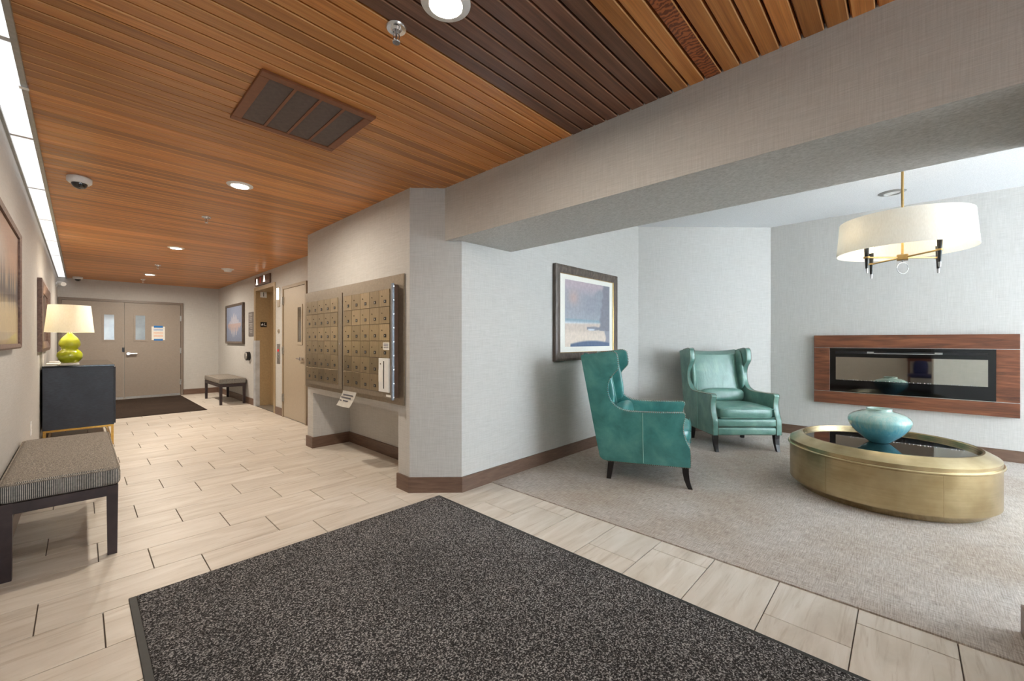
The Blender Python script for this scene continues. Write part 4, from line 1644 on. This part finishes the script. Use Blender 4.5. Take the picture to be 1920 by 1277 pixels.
def chair(lab, loc, face, lm):
    rz = math.atan2(-face[0], face[1])
    r = thing('wing_armchair', (0, 0, 0), lab, 'armchair', 'leather wing armchairs')

    def L(name, bm, mat_, par=r, smooth=True):
        o = obj(name, bm, mat_, None, smooth, org=(0, 0, 0))
        o.parent = par
        return o
    pts = [(a - 0.32, b) for a, b in OUT]
    for sgn in (-1, 1):
        xo, xi = sgn * WH, sgn * (WH - TH)
        bm = bm_new()
        f1, f2 = extrude_x(bm, pts, min(xo, xi), max(xo, xi))
        es = [e for f in (f1, f2) for e in f.edges]
        bmesh.ops.bevel(bm, geom=es, offset=0.008, segments=3, profile=0.5, affect='EDGES')
        bmesh.ops.triangulate(bm, faces=[f for f in bm.faces if len(f.verts) > 4])
        sd = L('side_panel', bm, lm)
        # welt seam on the outer face
        bm = bm_new()
        a = xo + sgn * 0.0012
        tube(bm, [(a, -0.035, 0.61), (a, -0.033, 0.4), (a, -0.029, 0.19)], 0.0025, 6)
        L('seam', bm, 'seam_pale', sd)
        # nail heads along both edges of the show-wood line
        bm = bm_new()
        path = [(p[0] - 0.32, p[1]) for p in top_ + wing + armt + front + bottom[:3]]
        acc, step = 0.0, 0.0165
        for (p, q) in zip(path[:-1], path[1:]):
            dl_ = math.hypot(q[0] - p[0], q[1] - p[1])
            while acc < dl_:
                u = acc / dl_
                yy_, zz = p[0] + (q[0] - p[0]) * u, p[1] + (q[1] - p[1]) * u
                nx, nz = (q[1] - p[1]) / dl_, -(q[0] - p[0]) / dl_
                for xx in (xo - sgn * 0.002, xi + sgn * 0.004):
                    bmesh.ops.create_icosphere(bm, subdivisions=1, radius=0.0048, matrix=Matrix.Translation((xx, yy_ + nx * 0.002 * 0, zz)))
                acc += step
            acc -= dl_
        nh = L('nailheads', bm, 'nail_brass', sd, False)
        nh['kind'] = 'stuff'
    # back: leaning slab with a padded front
    xi = WH - TH + 0.01
    lean = -0.19

    def sback(z):
        return -0.244 + (1.07 - z) * 0.19 - 0.32
    bm = bm_new()
    nx_, nz_ = 14, 18
    Fg, Bg = [], []
    for j in range(nz_ + 1):
        z = 0.2 + (1.108 - 0.2) * j / nz_
        rf, rb = [], []
        for i in range(nx_ + 1):
            u = -1 + 2 * i / nx_
            x = u * xi
            zt = z - (0.022 * (1 - u * u) * (j / nz_) ** 4)
            edge = max(0.0, (j / nz_ - 0.93) / 0.07)
            th = 0.125 + 0.022 * (1 - u ** 4) - 0.07 * edge ** 2
            rf.append(bm.verts.new((x, sback(zt) + th, zt)))
            rb.append(bm.verts.new((x, sback(zt) + 0.004 + 0.02 * edge ** 2, zt)))
        Fg.append(rf)
        Bg.append(rb)
    for G in (Fg, Bg):
        for j in range(nz_):
            for i in range(nx_):
                bm.faces.new((G[j][i], G[j][i + 1], G[j + 1][i + 1], G[j + 1][i]))
    for j in range(nz_):
        for i in (0, nx_):
            bm.faces.new((Fg[j][i], Fg[j + 1][i], Bg[j + 1][i], Bg[j][i]))
    for i in range(nx_):
        for j in (0, nz_):
            bm.faces.new((Fg[j][i], Fg[j][i + 1], Bg[j][i + 1], Bg[j][i]))
    bk = L('backrest', bm, lm)
    for sx in (-1, 1):
        bm = bm_new()
        tube(bm, [(sx * 0.245, sback(z) + 0.1475 - 0.022 * (0.245 / xi) ** 4, z) for z in (0.5, 0.7, 0.9, 1.03)], 0.0028, 6)
        L('back_seam', bm, 'seam_pale', bk)
    # wrinkle-free inner wing pads
    for sx in (-1, 1):
        bm = bm_new()
        rot = Matrix.Rotation(0.19, 3, 'X')
        puff(bm, (sx * (WH - TH - 0.012), -0.37, 0.86), (0.03, 0.075, 0.24), 3.0, 20, 14, rot)
        L('wing_pad', bm, lm)
    # seat base, rails, cushion, lumbar pillow
    bm = bm_new()
    box(bm, -xi, xi, -0.37, 0.30, 0.20, 0.35)
    L('seat_deck', bm, lm)
    for z0_, z1_ in ((0.182, 0.27), (0.272, 0.362)):
        bm = bm_new()
        box(bm, -xi, xi, 0.27, 0.335, z0_, z1_, 0.022, 4)
        rl = L('front_rail', bm, lm)
        bm = bm_new()
        x = -xi + 0.01
        while x < xi:
            bmesh.ops.create_icosphere(bm, subdivisions=1, radius=0.0045, matrix=Matrix.Translation((x, 0.330, z0_ + 0.006)))
            x += 0.0165
        nh = L('nailheads', bm, 'nail_brass', rl, False)
        nh['kind'] = 'stuff'
    bm = bm_new()
    puff(bm, (0, 0.06, 0.425), (0.318, 0.285, 0.066), 6.0, 40, 18)
    for v in bm.verts:
        if v.co.z > 0.43:
            v.co.z += 0.016 * max(0, 1 - (v.co.x / 0.32) ** 2) * max(0, 1 - ((v.co.y - 0.06) / 0.29) ** 2)
    cu = L('seat_cushion', bm, lm)
    bm = bm_new()
    for z in (0.376, 0.472):
        tube(bm, [(-0.295, 0.338, z), (0, 0.345, z), (0.295, 0.338, z)], 0.004, 6)
    L('welt', bm, lm, cu)
    bm = bm_new()
    puff(bm, (-0.01, -0.235, 0.555), (0.262, 0.075, 0.082), 3.4, 32, 16, Matrix.Rotation(0.2, 3, 'X'))
    L('lumbar_pillow', bm, lm)
    # legs
    for sx in (-1, 1):
        bm = bm_new()
        secs = []
        for z, yc_, w_ in ((0.192, 0.298, 0.026), (0.14, 0.300, 0.024), (0.08, 0.309, 0.021), (0.03, 0.325, 0.018), (0.006, 0.336, 0.017)):
            xc = sx * 0.335
            secs.append([(xc - w_, yc_ - w_, z), (xc + w_, yc_ - w_, z), (xc + w_, yc_ + w_, z), (xc - w_, yc_ + w_, z)])
        loft(bm, secs)
        L('leg', bm, 'black_wood', r, False)
        bm = bm_new()
        secs = []
        for z, yc_, w_ in ((0.2, -0.30, 0.025), (0.1, -0.312, 0.022), (0.006, -0.326, 0.018)):
            xc = sx * 0.312
            secs.append([(xc - w_, yc_ - w_, z), (xc + w_, yc_ - w_, z), (xc + w_, yc_ + w_, z), (xc - w_, yc_ + w_, z)])
        loft(bm, secs)
        L('leg', bm, 'black_wood', r, False)
    r.location = loc
    r.rotation_euler = (0, 0, rz)
    return r


u = Vector((0.3626, -0.9319))
nrm = Vector((u.y, -u.x))            # towards the viewer
P1 = Vector((3.19, 1.87)) + 0.02 * nrm + 0.32 * u - WH * nrm
chair('teal leather wing armchair seen from the side below the seascape', (P1.x, P1.y, 0), u, 'leather_teal')
chair('teal leather wing armchair painted in its sage lit tone, facing forward in the lounge corner', (5.280, 1.4725, 0), Vector((-0.724, -0.69)), 'leather_teal_lit')

# ------------------------------------------------------------------ chair seen only as a reflection in the fireplace glass
s = thing('side_chair', (-0.02, -0.27, 0), 'redwood side chair with dark blue back seen reflected in the fireplace', 'chair')
for yy in (-0.48, -0.10):
    obj('leg', B(-0.24, -0.20, yy, yy + 0.04, 0, 0.84), 'chair_redwood', s)
    obj('leg', B(0.10, 0.14, yy, yy + 0.04, 0, 0.43), 'chair_redwood', s)
obj('top_rail', B(-0.245, -0.195, -0.49, -0.05, 0.76, 0.86, 0.01, 2), 'chair_redwood', s)
bm = bm_new()
puff(bm, (-0.215, -0.27, 0.6), (0.03, 0.12, 0.2), 3.0)
obj('back_pad', bm, 'chair_blue', s, True)
bm = bm_new()
puff(bm, (-0.05, -0.27, 0.445), (0.195, 0.215, 0.045), 5.0)
obj('seat', bm, 'chair_blue', s, True)
